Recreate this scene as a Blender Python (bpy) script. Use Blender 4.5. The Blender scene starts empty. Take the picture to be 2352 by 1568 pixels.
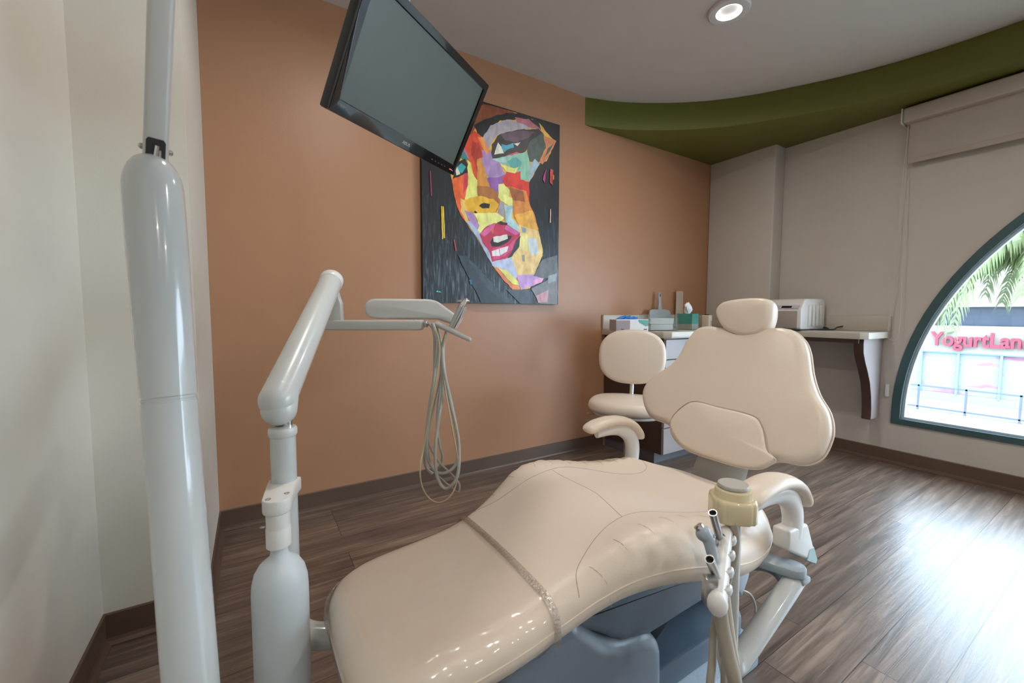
import bpy, bmesh, math, random
from mathutils import Vector, Matrix
from mathutils.bvhtree import BVHTree
random.seed(7)
S = bpy.context.scene
COL = S.collection
# ---------------------------------------------------------------- camera
F = Vector((0.5296908, 0.8455206, -0.0672503)); R_ = Vector((0.8475516, -0.530703, 0.0032716)); U_ = Vector((0.0329237, 0.058731, 0.9977308))
cam_d = bpy.data.cameras.new('camera'); cam = bpy.data.objects.new('camera', cam_d); COL.objects.link(cam)
m = Matrix((R_, U_, -F)).transposed().to_4x4(); m.translation = Vector((0, 0, 1.06))
cam.matrix_world = m
cam_d.sensor_width = 36.0; cam_d.lens = 14.676; cam_d.clip_start = 0.02; cam_d.clip_end = 300
cam_d.dof.use_dof = True; cam_d.dof.focus_distance = 1.8; cam_d.dof.aperture_fstop = 5.0
S.camera = cam
# ---------------------------------------------------------------- world, sun, exposure
W = bpy.data.worlds.new('sky'); S.world = W; W.use_nodes = True
nt = W.node_tree; bg = nt.nodes['Background']
bg.inputs[0].default_value = (0.66, 0.82, 1.0, 1); bg.inputs[1].default_value = 9.5
sd = bpy.data.lights.new('sun', 'SUN'); sd.energy = 1.2; sd.angle = 0.01; sd.color = (1, .96, .9)
so = bpy.data.objects.new('sun', sd); COL.objects.link(so)
so.rotation_euler = Vector((0.75, 0.25, -0.75)).to_track_quat('-Z', 'Y').to_euler()
S.view_settings.view_transform = 'Standard'; S.view_settings.look = 'None'
S.view_settings.exposure = 0.32; S.view_settings.gamma = 1.0; S.view_settings.use_curve_mapping = False
LAMP_W = 7.5
# ---------------------------------------------------------------- materials
def hexc(h):
    c = [int(h[i:i+2], 16)/255 for i in (0, 2, 4)]
    return tuple(x/12.92 if x <= .04045 else ((x+.055)/1.055)**2.4 for x in c)
def mat(name, col, rough=.5, metal=0., bump=0., bscale=200., var=.04, vscale=6., spec=.5, coat=0., stretch=None):
    if isinstance(col, str): col = hexc(col)
    M = bpy.data.materials.new(name); M.use_nodes = True
    n = M.node_tree; b = n.nodes['Principled BSDF']
    b.inputs['Roughness'].default_value = rough; b.inputs['Metallic'].default_value = metal
    b.inputs['Specular IOR Level'].default_value = spec; b.inputs['Coat Weight'].default_value = coat
    tc = n.nodes.new('ShaderNodeTexCoord'); co = tc.outputs['Object']
    if stretch:
        mp = n.nodes.new('ShaderNodeMapping'); mp.inputs['Scale'].default_value = stretch
        n.links.new(co, mp.inputs[0]); co = mp.outputs[0]
    nz = n.nodes.new('ShaderNodeTexNoise'); nz.inputs['Scale'].default_value = vscale; nz.inputs['Detail'].default_value = 3
    n.links.new(co, nz.inputs['Vector'])
    mr = n.nodes.new('ShaderNodeMix'); mr.data_type = 'RGBA'
    mr.inputs[6].default_value = (*[c*(1-var) for c in col], 1); mr.inputs[7].default_value = (*[min(1, c*(1+var)) for c in col], 1)
    n.links.new(nz.outputs[0], mr.inputs[0]); n.links.new(mr.outputs[2], b.inputs['Base Color'])
    if bump:
        n2 = n.nodes.new('ShaderNodeTexNoise'); n2.inputs['Scale'].default_value = bscale; n2.inputs['Detail'].default_value = 2
        n.links.new(co, n2.inputs['Vector'])
        bp = n.nodes.new('ShaderNodeBump'); bp.inputs['Strength'].default_value = bump; bp.inputs['Distance'].default_value = .002
        n.links.new(n2.outputs[0], bp.inputs['Height']); n.links.new(bp.outputs[0], b.inputs['Normal'])
    return M
def glassy(name, tint=(1, 1, 1), fac=.06, rough=.02, bump=0., bscale=8.):
    M = bpy.data.materials.new(name); M.use_nodes = True
    n = M.node_tree; n.nodes.remove(n.nodes['Principled BSDF']); out = n.nodes['Material Output']
    t = n.nodes.new('ShaderNodeBsdfTransparent'); t.inputs[0].default_value = (*tint, 1)
    g = n.nodes.new('ShaderNodeBsdfGlossy'); g.inputs['Roughness'].default_value = rough
    fr = n.nodes.new('ShaderNodeFresnel'); ge = n.nodes.new('ShaderNodeNewGeometry')
    io = n.nodes.new('ShaderNodeMapRange'); io.inputs[3].default_value = 1.45; io.inputs[4].default_value = 1/1.45   # thin sheet: same reflectance from both sides
    n.links.new(ge.outputs['Backfacing'], io.inputs[0]); n.links.new(io.outputs[0], fr.inputs[0])
    ad = n.nodes.new('ShaderNodeMath'); ad.operation = 'ADD'; ad.inputs[1].default_value = fac; ad.use_clamp = True
    n.links.new(fr.outputs[0], ad.inputs[0])
    mx = n.nodes.new('ShaderNodeMixShader'); n.links.new(ad.outputs[0], mx.inputs[0])
    n.links.new(t.outputs[0], mx.inputs[1]); n.links.new(g.outputs[0], mx.inputs[2]); n.links.new(mx.outputs[0], out.inputs[0])
    tc = n.nodes.new('ShaderNodeTexCoord'); nz = n.nodes.new('ShaderNodeTexNoise'); nz.inputs['Scale'].default_value = bscale; nz.inputs['Detail'].default_value = 2
    n.links.new(tc.outputs['Object'], nz.inputs['Vector'])
    if bump:
        bp = n.nodes.new('ShaderNodeBump'); bp.inputs['Strength'].default_value = bump; bp.inputs['Distance'].default_value = .01
        n.links.new(nz.outputs[0], bp.inputs['Height']); n.links.new(bp.outputs[0], g.inputs['Normal']); n.links.new(bp.outputs[0], fr.inputs['Normal'])
    return M
def emis(name, col, s):
    M = bpy.data.materials.new(name); M.use_nodes = True
    b = M.node_tree.nodes['Principled BSDF']; b.inputs['Emission Color'].default_value = (*col, 1); b.inputs['Emission Strength'].default_value = s
    b.inputs['Base Color'].default_value = (*col, 1); return M
def floor_mat():
    M = bpy.data.materials.new('wood_planks'); M.use_nodes = True
    n = M.node_tree; b = n.nodes['Principled BSDF']; L = n.links.new
    tc = n.nodes.new('ShaderNodeTexCoord')
    mp = n.nodes.new('ShaderNodeMapping'); mp.inputs['Location'].default_value = (-.23, .004, 0); L(tc.outputs['Object'], mp.inputs[0])
    br = n.nodes.new('ShaderNodeTexBrick'); br.inputs['Scale'].default_value = 1; br.inputs['Brick Width'].default_value = 1.22
    br.inputs['Row Height'].default_value = .16; br.inputs['Mortar Size'].default_value = .0012; br.offset = .21; br.offset_frequency = 3
    br.inputs['Color1'].default_value = (0, 0, 0, 1); br.inputs['Color2'].default_value = (1, 1, 1, 1); br.inputs['Mortar'].default_value = (.5, .5, .5, 1)
    L(mp.outputs[0], br.inputs[0])
    # grain: stretched along the plank, shifted per plank
    ml = n.nodes.new('ShaderNodeVectorMath'); ml.operation = 'MULTIPLY'; ml.inputs[1].default_value = (1.5, 26, 1); L(tc.outputs['Object'], ml.inputs[0])
    sh = n.nodes.new('ShaderNodeVectorMath'); sh.operation = 'MULTIPLY'; sh.inputs[1].default_value = (17, 9, 5); L(br.outputs[0], sh.inputs[0])
    ad = n.nodes.new('ShaderNodeVectorMath'); L(ml.outputs[0], ad.inputs[0]); L(sh.outputs[0], ad.inputs[1])
    g1 = n.nodes.new('ShaderNodeTexNoise'); g1.inputs['Scale'].default_value = 1.6; g1.inputs['Detail'].default_value = 8; g1.inputs['Roughness'].default_value = .65; g1.inputs['Distortion'].default_value = .6
    L(ad.outputs[0], g1.inputs[0])
    g2 = n.nodes.new('ShaderNodeTexNoise'); g2.inputs['Scale'].default_value = .55; g2.inputs['Detail'].default_value = 3; L(ad.outputs[0], g2.inputs[0])
    cr = n.nodes.new('ShaderNodeValToRGB'); e = cr.color_ramp.elements
    e[0].position = .3; e[0].color = (.085, .059, .044, 1); e[1].position = .72; e[1].color = (.36, .27, .215, 1)
    k = e.new(.5); k.color = (.185, .135, .106, 1)
    L(g1.outputs[0], cr.inputs[0])
    m1 = n.nodes.new('ShaderNodeMix'); m1.data_type = 'RGBA'; m1.blend_type = 'MULTIPLY'; m1.inputs[0].default_value = .75
    c2 = n.nodes.new('ShaderNodeValToRGB'); e = c2.color_ramp.elements; e[0].position = .25; e[0].color = (.6, .6, .62, 1); e[1].position = .75; e[1].color = (1.25, 1.2, 1.15, 1); L(g2.outputs[0], c2.inputs[0])
    L(cr.outputs[0], m1.inputs[6]); L(c2.outputs[0], m1.inputs[7])
    m2 = n.nodes.new('ShaderNodeMix'); m2.data_type = 'RGBA'; m2.blend_type = 'MULTIPLY'; m2.inputs[0].default_value = .8
    c3 = n.nodes.new('ShaderNodeValToRGB'); e = c3.color_ramp.elements; e[0].color = (.72, .70, .70, 1); e[1].color = (1.15, 1.12, 1.1, 1); L(br.outputs[0], c3.inputs[0])
    L(m1.outputs[2], m2.inputs[6]); L(c3.outputs[0], m2.inputs[7])
    m3 = n.nodes.new('ShaderNodeMix'); m3.data_type = 'RGBA'; m3.inputs[7].default_value = (.02, .014, .011, 1)
    L(br.outputs[1], m3.inputs[0]); L(m2.outputs[2], m3.inputs[6]); L(m3.outputs[2], b.inputs['Base Color'])
    b.inputs['Specular IOR Level'].default_value = .8; b.inputs['Coat Weight'].default_value = .28; b.inputs['Coat Roughness'].default_value = .24
    rr = n.nodes.new('ShaderNodeMapRange'); rr.inputs[3].default_value = .27; rr.inputs[4].default_value = .42; L(g1.outputs[0], rr.inputs[0]); L(rr.outputs[0], b.inputs['Roughness'])
    sb = n.nodes.new('ShaderNodeMath'); sb.operation = 'SUBTRACT'; L(g1.outputs[0], sb.inputs[0]); L(br.outputs[1], sb.inputs[1])
    bp = n.nodes.new('ShaderNodeBump'); bp.inputs['Strength'].default_value = .65; bp.inputs['Distance'].default_value = .002
    L(sb.outputs[0], bp.inputs['Height']); L(bp.outputs[0], b.inputs['Normal'])
    return M
M_floor = floor_mat()
M_white = mat('white_wall_paint', (.70, .67, .60), .55, bump=.12, bscale=260)
M_winw = mat('beige_wall_paint', (.56, .51, .46), .6, bump=.12, bscale=260)
M_ceil = mat('ceiling_paint', (.58, .53, .48), .8, bump=.1, bscale=200)
M_orange = mat('terracotta_paint', (.44, .225, .124), .42, bump=.18, bscale=220, var=.03)
M_green = mat('olive_paint', (.125, .125, .018), .55, bump=.1)
M_base = mat('brown_rubber_baseboard', (.115, .070, .048), .4, bump=.1, var=.15)
M_leather = mat('cream_leather', (.78, .67, .565), .36, bump=.16, bscale=420, var=.02, vscale=9)
M_crease = mat('stitched_seam', (.44, .35, .28), .6)
M_plastic = mat('grey_white_plastic', (.60, .61, .60), .28, var=.015, coat=.25)
M_plw = mat('white_plastic', (.74, .73, .71), .3, var=.02)
M_shellw = mat('pale_grey_plastic', (.52, .52, .50), .35, var=.02)
M_post = mat('glossy_grey_enamel', (.55, .57, .57), .16, var=.015, coat=.5)
M_bluegrey = mat('blue_grey_plastic', (.11, .15, .20), .28, bump=.2, bscale=500, var=.04)
M_bluelt = mat('pale_blue_grey_metal', (.36, .42, .48), .3, var=.03)
M_bottle = mat('frosted_bottle_plastic', (.62, .68, .72), .38, var=.02)
M_chrome = mat('chrome', (.75, .76, .78), .12, 1., var=.02)
M_steel = mat('brushed_steel', (.48, .48, .48), .3, 1., var=.05, bump=.1)
M_dark = mat('dark_gap', (.02, .02, .022), .6)
M_black = mat('glossy_black_plastic', (.006, .006, .007), .12, var=.1, coat=.4)
M_blackr = mat('black_plastic', (.015, .015, .016), .45)
M_screen = mat('matte_screen', (.075, .10, .085), .36, var=.12, vscale=3, spec=.9)
M_tube = mat('grey_hose', (.42, .41, .37), .3, spec=.6)
M_tubey = mat('yellowed_hose', (.50, .41, .26), .35)
M_tubeb = mat('taupe_hose', (.36, .32, .26), .4)
M_cream = mat('yellowed_cream_plastic', (.72, .61, .39), .2, coat=.4, var=.03)
M_disc = mat('grey_disc_plastic', (.46, .44, .40), .4)
M_worktop = mat('laminate_worktop', (.50, .45, .38), .3, var=.05)
M_brown = mat('dark_brown_laminate', (.075, .042, .032), .35, var=.15, stretch=(1, 1, .1), vscale=30)
M_lilac = mat('mauve_laminate', (.36, .31, .31), .35, var=.05)
M_teal = mat('teal_window_frame', (.045, .095, .105), .4, var=.1)
M_alu = mat('pale_aluminium', (.55, .66, .75), .3, .3)
M_glass = glassy('window_glass', (.98, 1, .99), .0, .01)
M_acryl = glassy('clear_acrylic', (.93, .96, .96), .05, .03)
M_cover = glassy('clear_vinyl', (1, .99, .98), .0, .10, .35, 14)
M_band = glassy('welded_vinyl_band', (.93, .91, .89), .18, .22, .5, 160)
M_blind = mat('blind_fabric', (.48, .42, .37), .8, bump=.2, bscale=600)
M_blindbox = mat('blind_cassette', (.50, .44, .39), .5)
M_cord = mat('white_cord', (.6, .56, .5), .5)
M_paper = mat('white_paper', (.72, .71, .69), .7)
M_glove = mat('blue_glove', (.0, .16, .55), .45)
M_tissue = mat('tissue_box_green', (.05, .22, .18), .5, var=.35, vscale=10)
M_beige = mat('beige_plastic', (.56, .47, .37), .45)
M_pgrey = mat('light_grey_plastic', (.36, .40, .42), .4)
M_lampin = emis('lamp_diffuser', (1, .98, .95), 9.)
M_trimw = mat('lamp_trim', (.62, .61, .60), .4)
M_stucco = mat('cream_stucco', (.21, .19, .165), .9, bump=.3, bscale=20)
M_pink = mat('pink_sign_letters', (.20, .005, .03), .4)
M_leaf = mat('palm_leaf', (.075, .10, .03), .5, var=.5, vscale=3)
M_lime = mat('green_leaf_sign', (.18, .5, .12), .4)
M_dglass = mat('dark_strip_glazing', (.02, .03, .05), .35, spec=.3)
M_bluefr = mat('blue_shop_frame', (.15, .32, .42), .4)
M_rail = mat('dark_railing', (.07, .09, .12), .5)
M_pave = mat('pale_paving', (.28, .275, .26), .9)
M_ltext = mat('silver_lettering', (.6, .6, .6), .4)
def poster_mat():
    M = mat('shop_poster', (.22, .23, .24), .5, var=.05)
    n = M.node_tree; b = n.nodes['Principled BSDF']; L = n.links.new
    nz = n.nodes.new('ShaderNodeTexNoise'); nz.inputs['Scale'].default_value = .9; nz.inputs['Detail'].default_value = 3
    tc = n.nodes.new('ShaderNodeTexCoord'); mp = n.nodes.new('ShaderNodeMapping'); mp.inputs['Scale'].default_value = (1, .8, 2.6); L(tc.outputs['Object'], mp.inputs[0]); L(mp.outputs[0], nz.inputs[0])
    cr = n.nodes.new('ShaderNodeValToRGB'); e = cr.color_ramp.elements; e[0].position = .52; e[0].color = (.20, .225, .24, 1); e[1].position = .68; e[1].color = (.22, .07, .12, 1)
    L(nz.outputs[0], cr.inputs[0]); L(cr.outputs[0], b.inputs['Base Color']); return M
M_poster = poster_mat()
# ---------------------------------------------------------------- helpers
def tag(o, label=None, cat=None, group=None, kind=None):
    if label: o['label'] = label
    if cat: o['category'] = cat
    if group: o['group'] = group
    if kind: o['kind'] = kind
    return o
def wloc(o):
    v = Vector((0, 0, 0))
    while o: v += o.location; o = o.parent
    return v
def thing(name, loc, label, cat, group=None):
    o = bpy.data.objects.new(name, None); COL.objects.link(o); o.location = loc; o.empty_display_size = .05
    return tag(o, label, cat, group)
def obj(name, bm, M, parent=None, smooth=True, auto=40, kind=None, label=None, cat=None):
    bmesh.ops.recalc_face_normals(bm, faces=bm.faces)
    if parent: off = wloc(parent)
    else:
        xs = [v.co for v in bm.verts]
        off = Vector(((min(v.x for v in xs)+max(v.x for v in xs))/2, (min(v.y for v in xs)+max(v.y for v in xs))/2, min(v.z for v in xs)))
    for v in bm.verts: v.co -= off
    if smooth:
        lim = math.radians(auto)
        for f in bm.faces: f.smooth = True
        for e in bm.edges:
            if len(e.link_faces) == 2 and e.calc_face_angle(0) > lim: e.smooth = False
    me = bpy.data.meshes.new(name); bm.to_mesh(me); bm.free()
    for x in (M if isinstance(M, (list, tuple)) else [M]): me.materials.append(x)
    o = bpy.data.objects.new(name, me); COL.objects.link(o)
    if parent: o.parent = parent
    else: o.location = off
    return tag(o, label, cat, None, kind)
def copy_tree(o, parent=None):
    c = o.copy(); COL.objects.link(c); c.parent = parent
    for ch in list(o.children): copy_tree(ch, c)
    return c
def BM(): return bmesh.new()
def box(bm, lo, hi, bev=0., seg=2, M=None):
    r = bmesh.ops.create_cube(bm, size=1)
    vs = r['verts']
    for v in vs:
        v.co = Vector([lo[i]+(v.co[i]+.5)*(hi[i]-lo[i]) for i in range(3)])
    if bev:
        es = list({e for v in vs for e in v.link_edges})
        q = bmesh.ops.bevel(bm, geom=es, offset=bev, segments=seg, affect='EDGES', profile=.5)
        vs = list({v for f in q['faces'] for v in f.verts} | {v for v in vs if v.is_valid})
    if M is not None:
        for v in vs: v.co = M @ v.co
    return vs
def B(lo, hi, bev=0., seg=2, M=None):
    bm = BM(); box(bm, lo, hi, bev, seg, M); return bm
def prism(pts, frame, a, b, bev=0., seg=2):
    """pts: 2d outline, frame: function (u,v,w)->Vector, extruded w from a to b"""
    bm = BM(); lo = [bm.verts.new(frame(u, v, a)) for u, v in pts]; hi = [bm.verts.new(frame(u, v, b)) for u, v in pts]
    bm.faces.new(lo); bm.faces.new(hi[::-1]); n = len(pts)
    for i in range(n): bm.faces.new((lo[i], lo[(i+1) % n], hi[(i+1) % n], hi[i]))
    bmesh.ops.recalc_face_normals(bm, faces=bm.faces)
    if bev: bmesh.ops.bevel(bm, geom=list(bm.edges), offset=bev, segments=seg, affect='EDGES', profile=.5)
    return bm
def crom(pts, n=8, closed=False):
    P = [Vector(p) for p in pts]; o = []; N = len(P)
    for i in range(N if closed else N-1):
        if closed: a, b, c, d = P[i-1], P[i], P[(i+1) % N], P[(i+2) % N]
        else: a, b, c, d = P[max(i-1, 0)], P[i], P[i+1], P[min(i+2, N-1)]
        for k in range(n):
            t = k/n; o.append(.5*((2*b)+(c-a)*t+(2*a-5*b+4*c-d)*t*t+(3*b-a-3*c+d)*t**3))
    if not closed: o.append(P[-1])
    return o
def sweep(bm, P, rad, seg=10, flat=1., up=None, caps=True, rnd=False):
    """tube along points; rad number or list; flat squashes the section"""
    P = [Vector(p) for p in P]; N = len(P); R = rad if isinstance(rad, (list, tuple)) else [rad]*N
    rings = []; nrm = None
    for i in range(N):
        t = (P[min(i+1, N-1)]-P[max(i-1, 0)]).normalized()
        if nrm is None:
            ref = Vector(up) if up else (Vector((0, 0, 1)) if abs(t.z) < .9 else Vector((1, 0, 0)))
            nrm = (ref-t*ref.dot(t)).normalized()
        else: nrm = (nrm-t*nrm.dot(t)).normalized()
        b = t.cross(nrm)
        rings.append([bm.verts.new(P[i]+(nrm*math.cos(2*math.pi*k/seg)*flat+b*math.sin(2*math.pi*k/seg))*R[i]) for k in range(seg)])
    for i in range(N-1):
        for k in range(seg):
            bm.faces.new((rings[i][k], rings[i][(k+1) % seg], rings[i+1][(k+1) % seg], rings[i+1][k]))
    if caps: bm.faces.new(rings[0]); bm.faces.new(rings[-1][::-1])
    return bm
def capsule(bm, a, b, r0, r1, seg=16, flat=1., up=None, k=5):
    a = Vector(a); b = Vector(b); d = (b-a).normalized(); P = []; R = []
    for i in range(k):
        th = math.pi/2*i/k; P.append(a-d*r0*math.cos(th)); R.append(max(r0*math.sin(th), r0*.02))
    P += [a, b]; R += [r0, r1]
    for i in range(1, k+1):
        th = math.pi/2*i/k; P.append(b+d*r1*math.sin(th)); R.append(max(r1*math.cos(th), r1*.02))
    return sweep(bm, P, R, seg, flat, up)
def lathe(bm, prof, c, axis=(0, 0, 1), seg=32):
    ax = Vector(axis).normalized(); c = Vector(c)
    u = ax.orthogonal().normalized(); v = ax.cross(u); rings = []
    for r, h in prof:
        rings.append([bm.verts.new(c+ax*h+(u*math.cos(2*math.pi*k/seg)+v*math.sin(2*math.pi*k/seg))*max(r, 1e-4)) for k in range(seg)])
    for i in range(len(rings)-1):
        for k in range(seg): bm.faces.new((rings[i][k], rings[i][(k+1) % seg], rings[i+1][(k+1) % seg], rings[i+1][k]))
    bm.faces.new(rings[0][::-1]); bm.faces.new(rings[-1])
    return bm
def T(pts, r, n=8, seg=10, **k):
    bm = BM(); sweep(bm, crom(pts, n), r, seg, **k); return bm
def Lb(prof, c, axis=(0, 0, 1), seg=32):
    bm = BM(); lathe(bm, prof, c, axis, seg); return bm
def pillow(outline, p0, ex, ey, nn, tf, tb, crown=.01, n=4, sq=.05):
    """padded cushion from a closed outline; returns bmesh"""
    O = crom([(x, y, 0) for x, y in outline], n, True); N = len(O)
    c = sum(O, Vector())/N; ex, ey, nn, p0 = Vector(ex), Vector(ey), Vector(nn), Vector(p0)
    size = sum((o-c).length for o in O)/N
    prof = [(0., -tb, 0)]  # (inset in metres, offset, crown fraction)
    rows = []
    for k in range(5, 0, -1):
        th = math.pi/2*k/5; rows.append((sq*(1-math.cos(th)), -tb*math.sin(th)))
    rows.append((0, 0))
    for k in range(1, 7):
        th = math.pi/2*k/6; rows.append((sq*(1-math.cos(th)), tf*math.sin(th)))
    bm = BM(); rings = []
    def ring(f, inset, off):
        vs = []
        for o in O:
            d = o-c; l = d.length; q = c+d*((l-inset)/l)*f
            vs.append(bm.verts.new(p0+ex*q.x+ey*q.y+nn*off))
        return vs
    rings.append([bm.verts.new(p0+ex*c.x+ey*c.y-nn*tb)])
    rings.append(ring(.5, sq, -tb))
    for ins, off in rows: rings.append(ring(1, ins, off))
    for f in (.88, .72, .54, .35, .17): rings.append(ring(f, sq, tf+crown*(1-f*f)))
    rings.append([bm.verts.new(p0+ex*c.x+ey*c.y+nn*(tf+crown))])
    for i in range(len(rings)-1):
        a, b = rings[i], rings[i+1]
        for k in range(N):
            k2 = (k+1) % N
            if len(a) == 1: bm.faces.new((a[0], b[k2], b[k]))
            elif len(b) == 1: bm.faces.new((a[k], a[k2], b[0]))
            else: bm.faces.new((a[k], a[k2], b[k2], b[k]))
    return bm
def lerp_tab(tab, x):
    if x <= tab[0][0]: return tab[0][1]
    for (a, b), (c, d) in zip(tab, tab[1:]):
        if x <= c:
            t = (x-a)/(c-a); t = t*t*(3-2*t) if False else t
            return b+(d-b)*t
    return tab[-1][1]
def text(name, s, size, loc, ex, ey, M, parent, depth=.0005, width=None, **k):
    cu = bpy.data.curves.new(name, 'FONT'); cu.body = s; cu.size = size; cu.extrude = depth; cu.align_x = 'CENTER'; cu.align_y = 'CENTER'
    for a, b in k.items(): setattr(cu, a, b)
    tmp = bpy.data.objects.new(name+'_t', cu); COL.objects.link(tmp)
    bpy.context.view_layer.update(); dg = bpy.context.evaluated_depsgraph_get()
    me = bpy.data.meshes.new_from_object(tmp.evaluated_get(dg)); bpy.data.objects.remove(tmp)
    ex, ey = Vector(ex).normalized(), Vector(ey).normalized(); nn = ex.cross(ey)
    xs = [v.co.x for v in me.vertices]; sx = (width/(max(xs)-min(xs))) if width else 1
    off = wloc(parent)
    for v in me.vertices: v.co = Vector(loc)+ex*v.co.x*sx+ey*v.co.y+nn*v.co.z-off
    me.materials.append(M); o = bpy.data.objects.new(name, me); COL.objects.link(o); o.parent = parent; return o
BACK=[(-0.3582, 0.1777), (-0.326, 0.1229), (-0.2775, 0.0879), (-0.1919, 0.0775), (-0.1553, 0.0338), (-0.0867, 0.0036), (0.0277, -0.0003), (0.1193, 0.0038), (0.1787, 0.0187), (0.2219, 0.0558), (0.2929, 0.067), (0.3312, 0.0995), (0.3423, 0.1501), (0.3395, 0.1944), (0.3205, 0.2417), (0.2829, 0.2921), (0.252, 0.3548), (0.2262, 0.4297), (0.1987, 0.4759), (0.1527, 0.5102), (0.0971, 0.5149), (0.0492, 0.4953), (-0.0207, 0.4847), (-0.0869, 0.5026), (-0.1461, 0.5142), (-0.2004, 0.5002), (-0.2306, 0.4395), (-0.2441, 0.3712), (-0.2723, 0.3194), (-0.3213, 0.2721), (-0.3542, 0.2259)]
LUM=[(-0.1657, 0.0754), (-0.1574, 0.1172), (-0.1227, 0.1662), (-0.0826, 0.1848), (0.0054, 0.1815), (0.0849, 0.18), (0.1426, 0.1722), (0.168, 0.1506), (0.1875, 0.1181), (0.2074, 0.0725), (0.2352, 0.0496), (0.1987, 0.0167), (0.137, 0.001), (0.0476, -0.0029), (-0.0609, 0.0019), (-0.1253, 0.0303)]
HEAD=[(-0.1222, 0.555), (-0.1247, 0.5866), (-0.0995, 0.6118), (-0.0381, 0.6237), (0.0271, 0.6254), (0.0712, 0.6167), (0.0883, 0.5913), (0.0922, 0.5419), (0.08, 0.4979), (0.0519, 0.4774), (0.0058, 0.4716), (-0.042, 0.4804), (-0.0864, 0.5051)]
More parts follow.
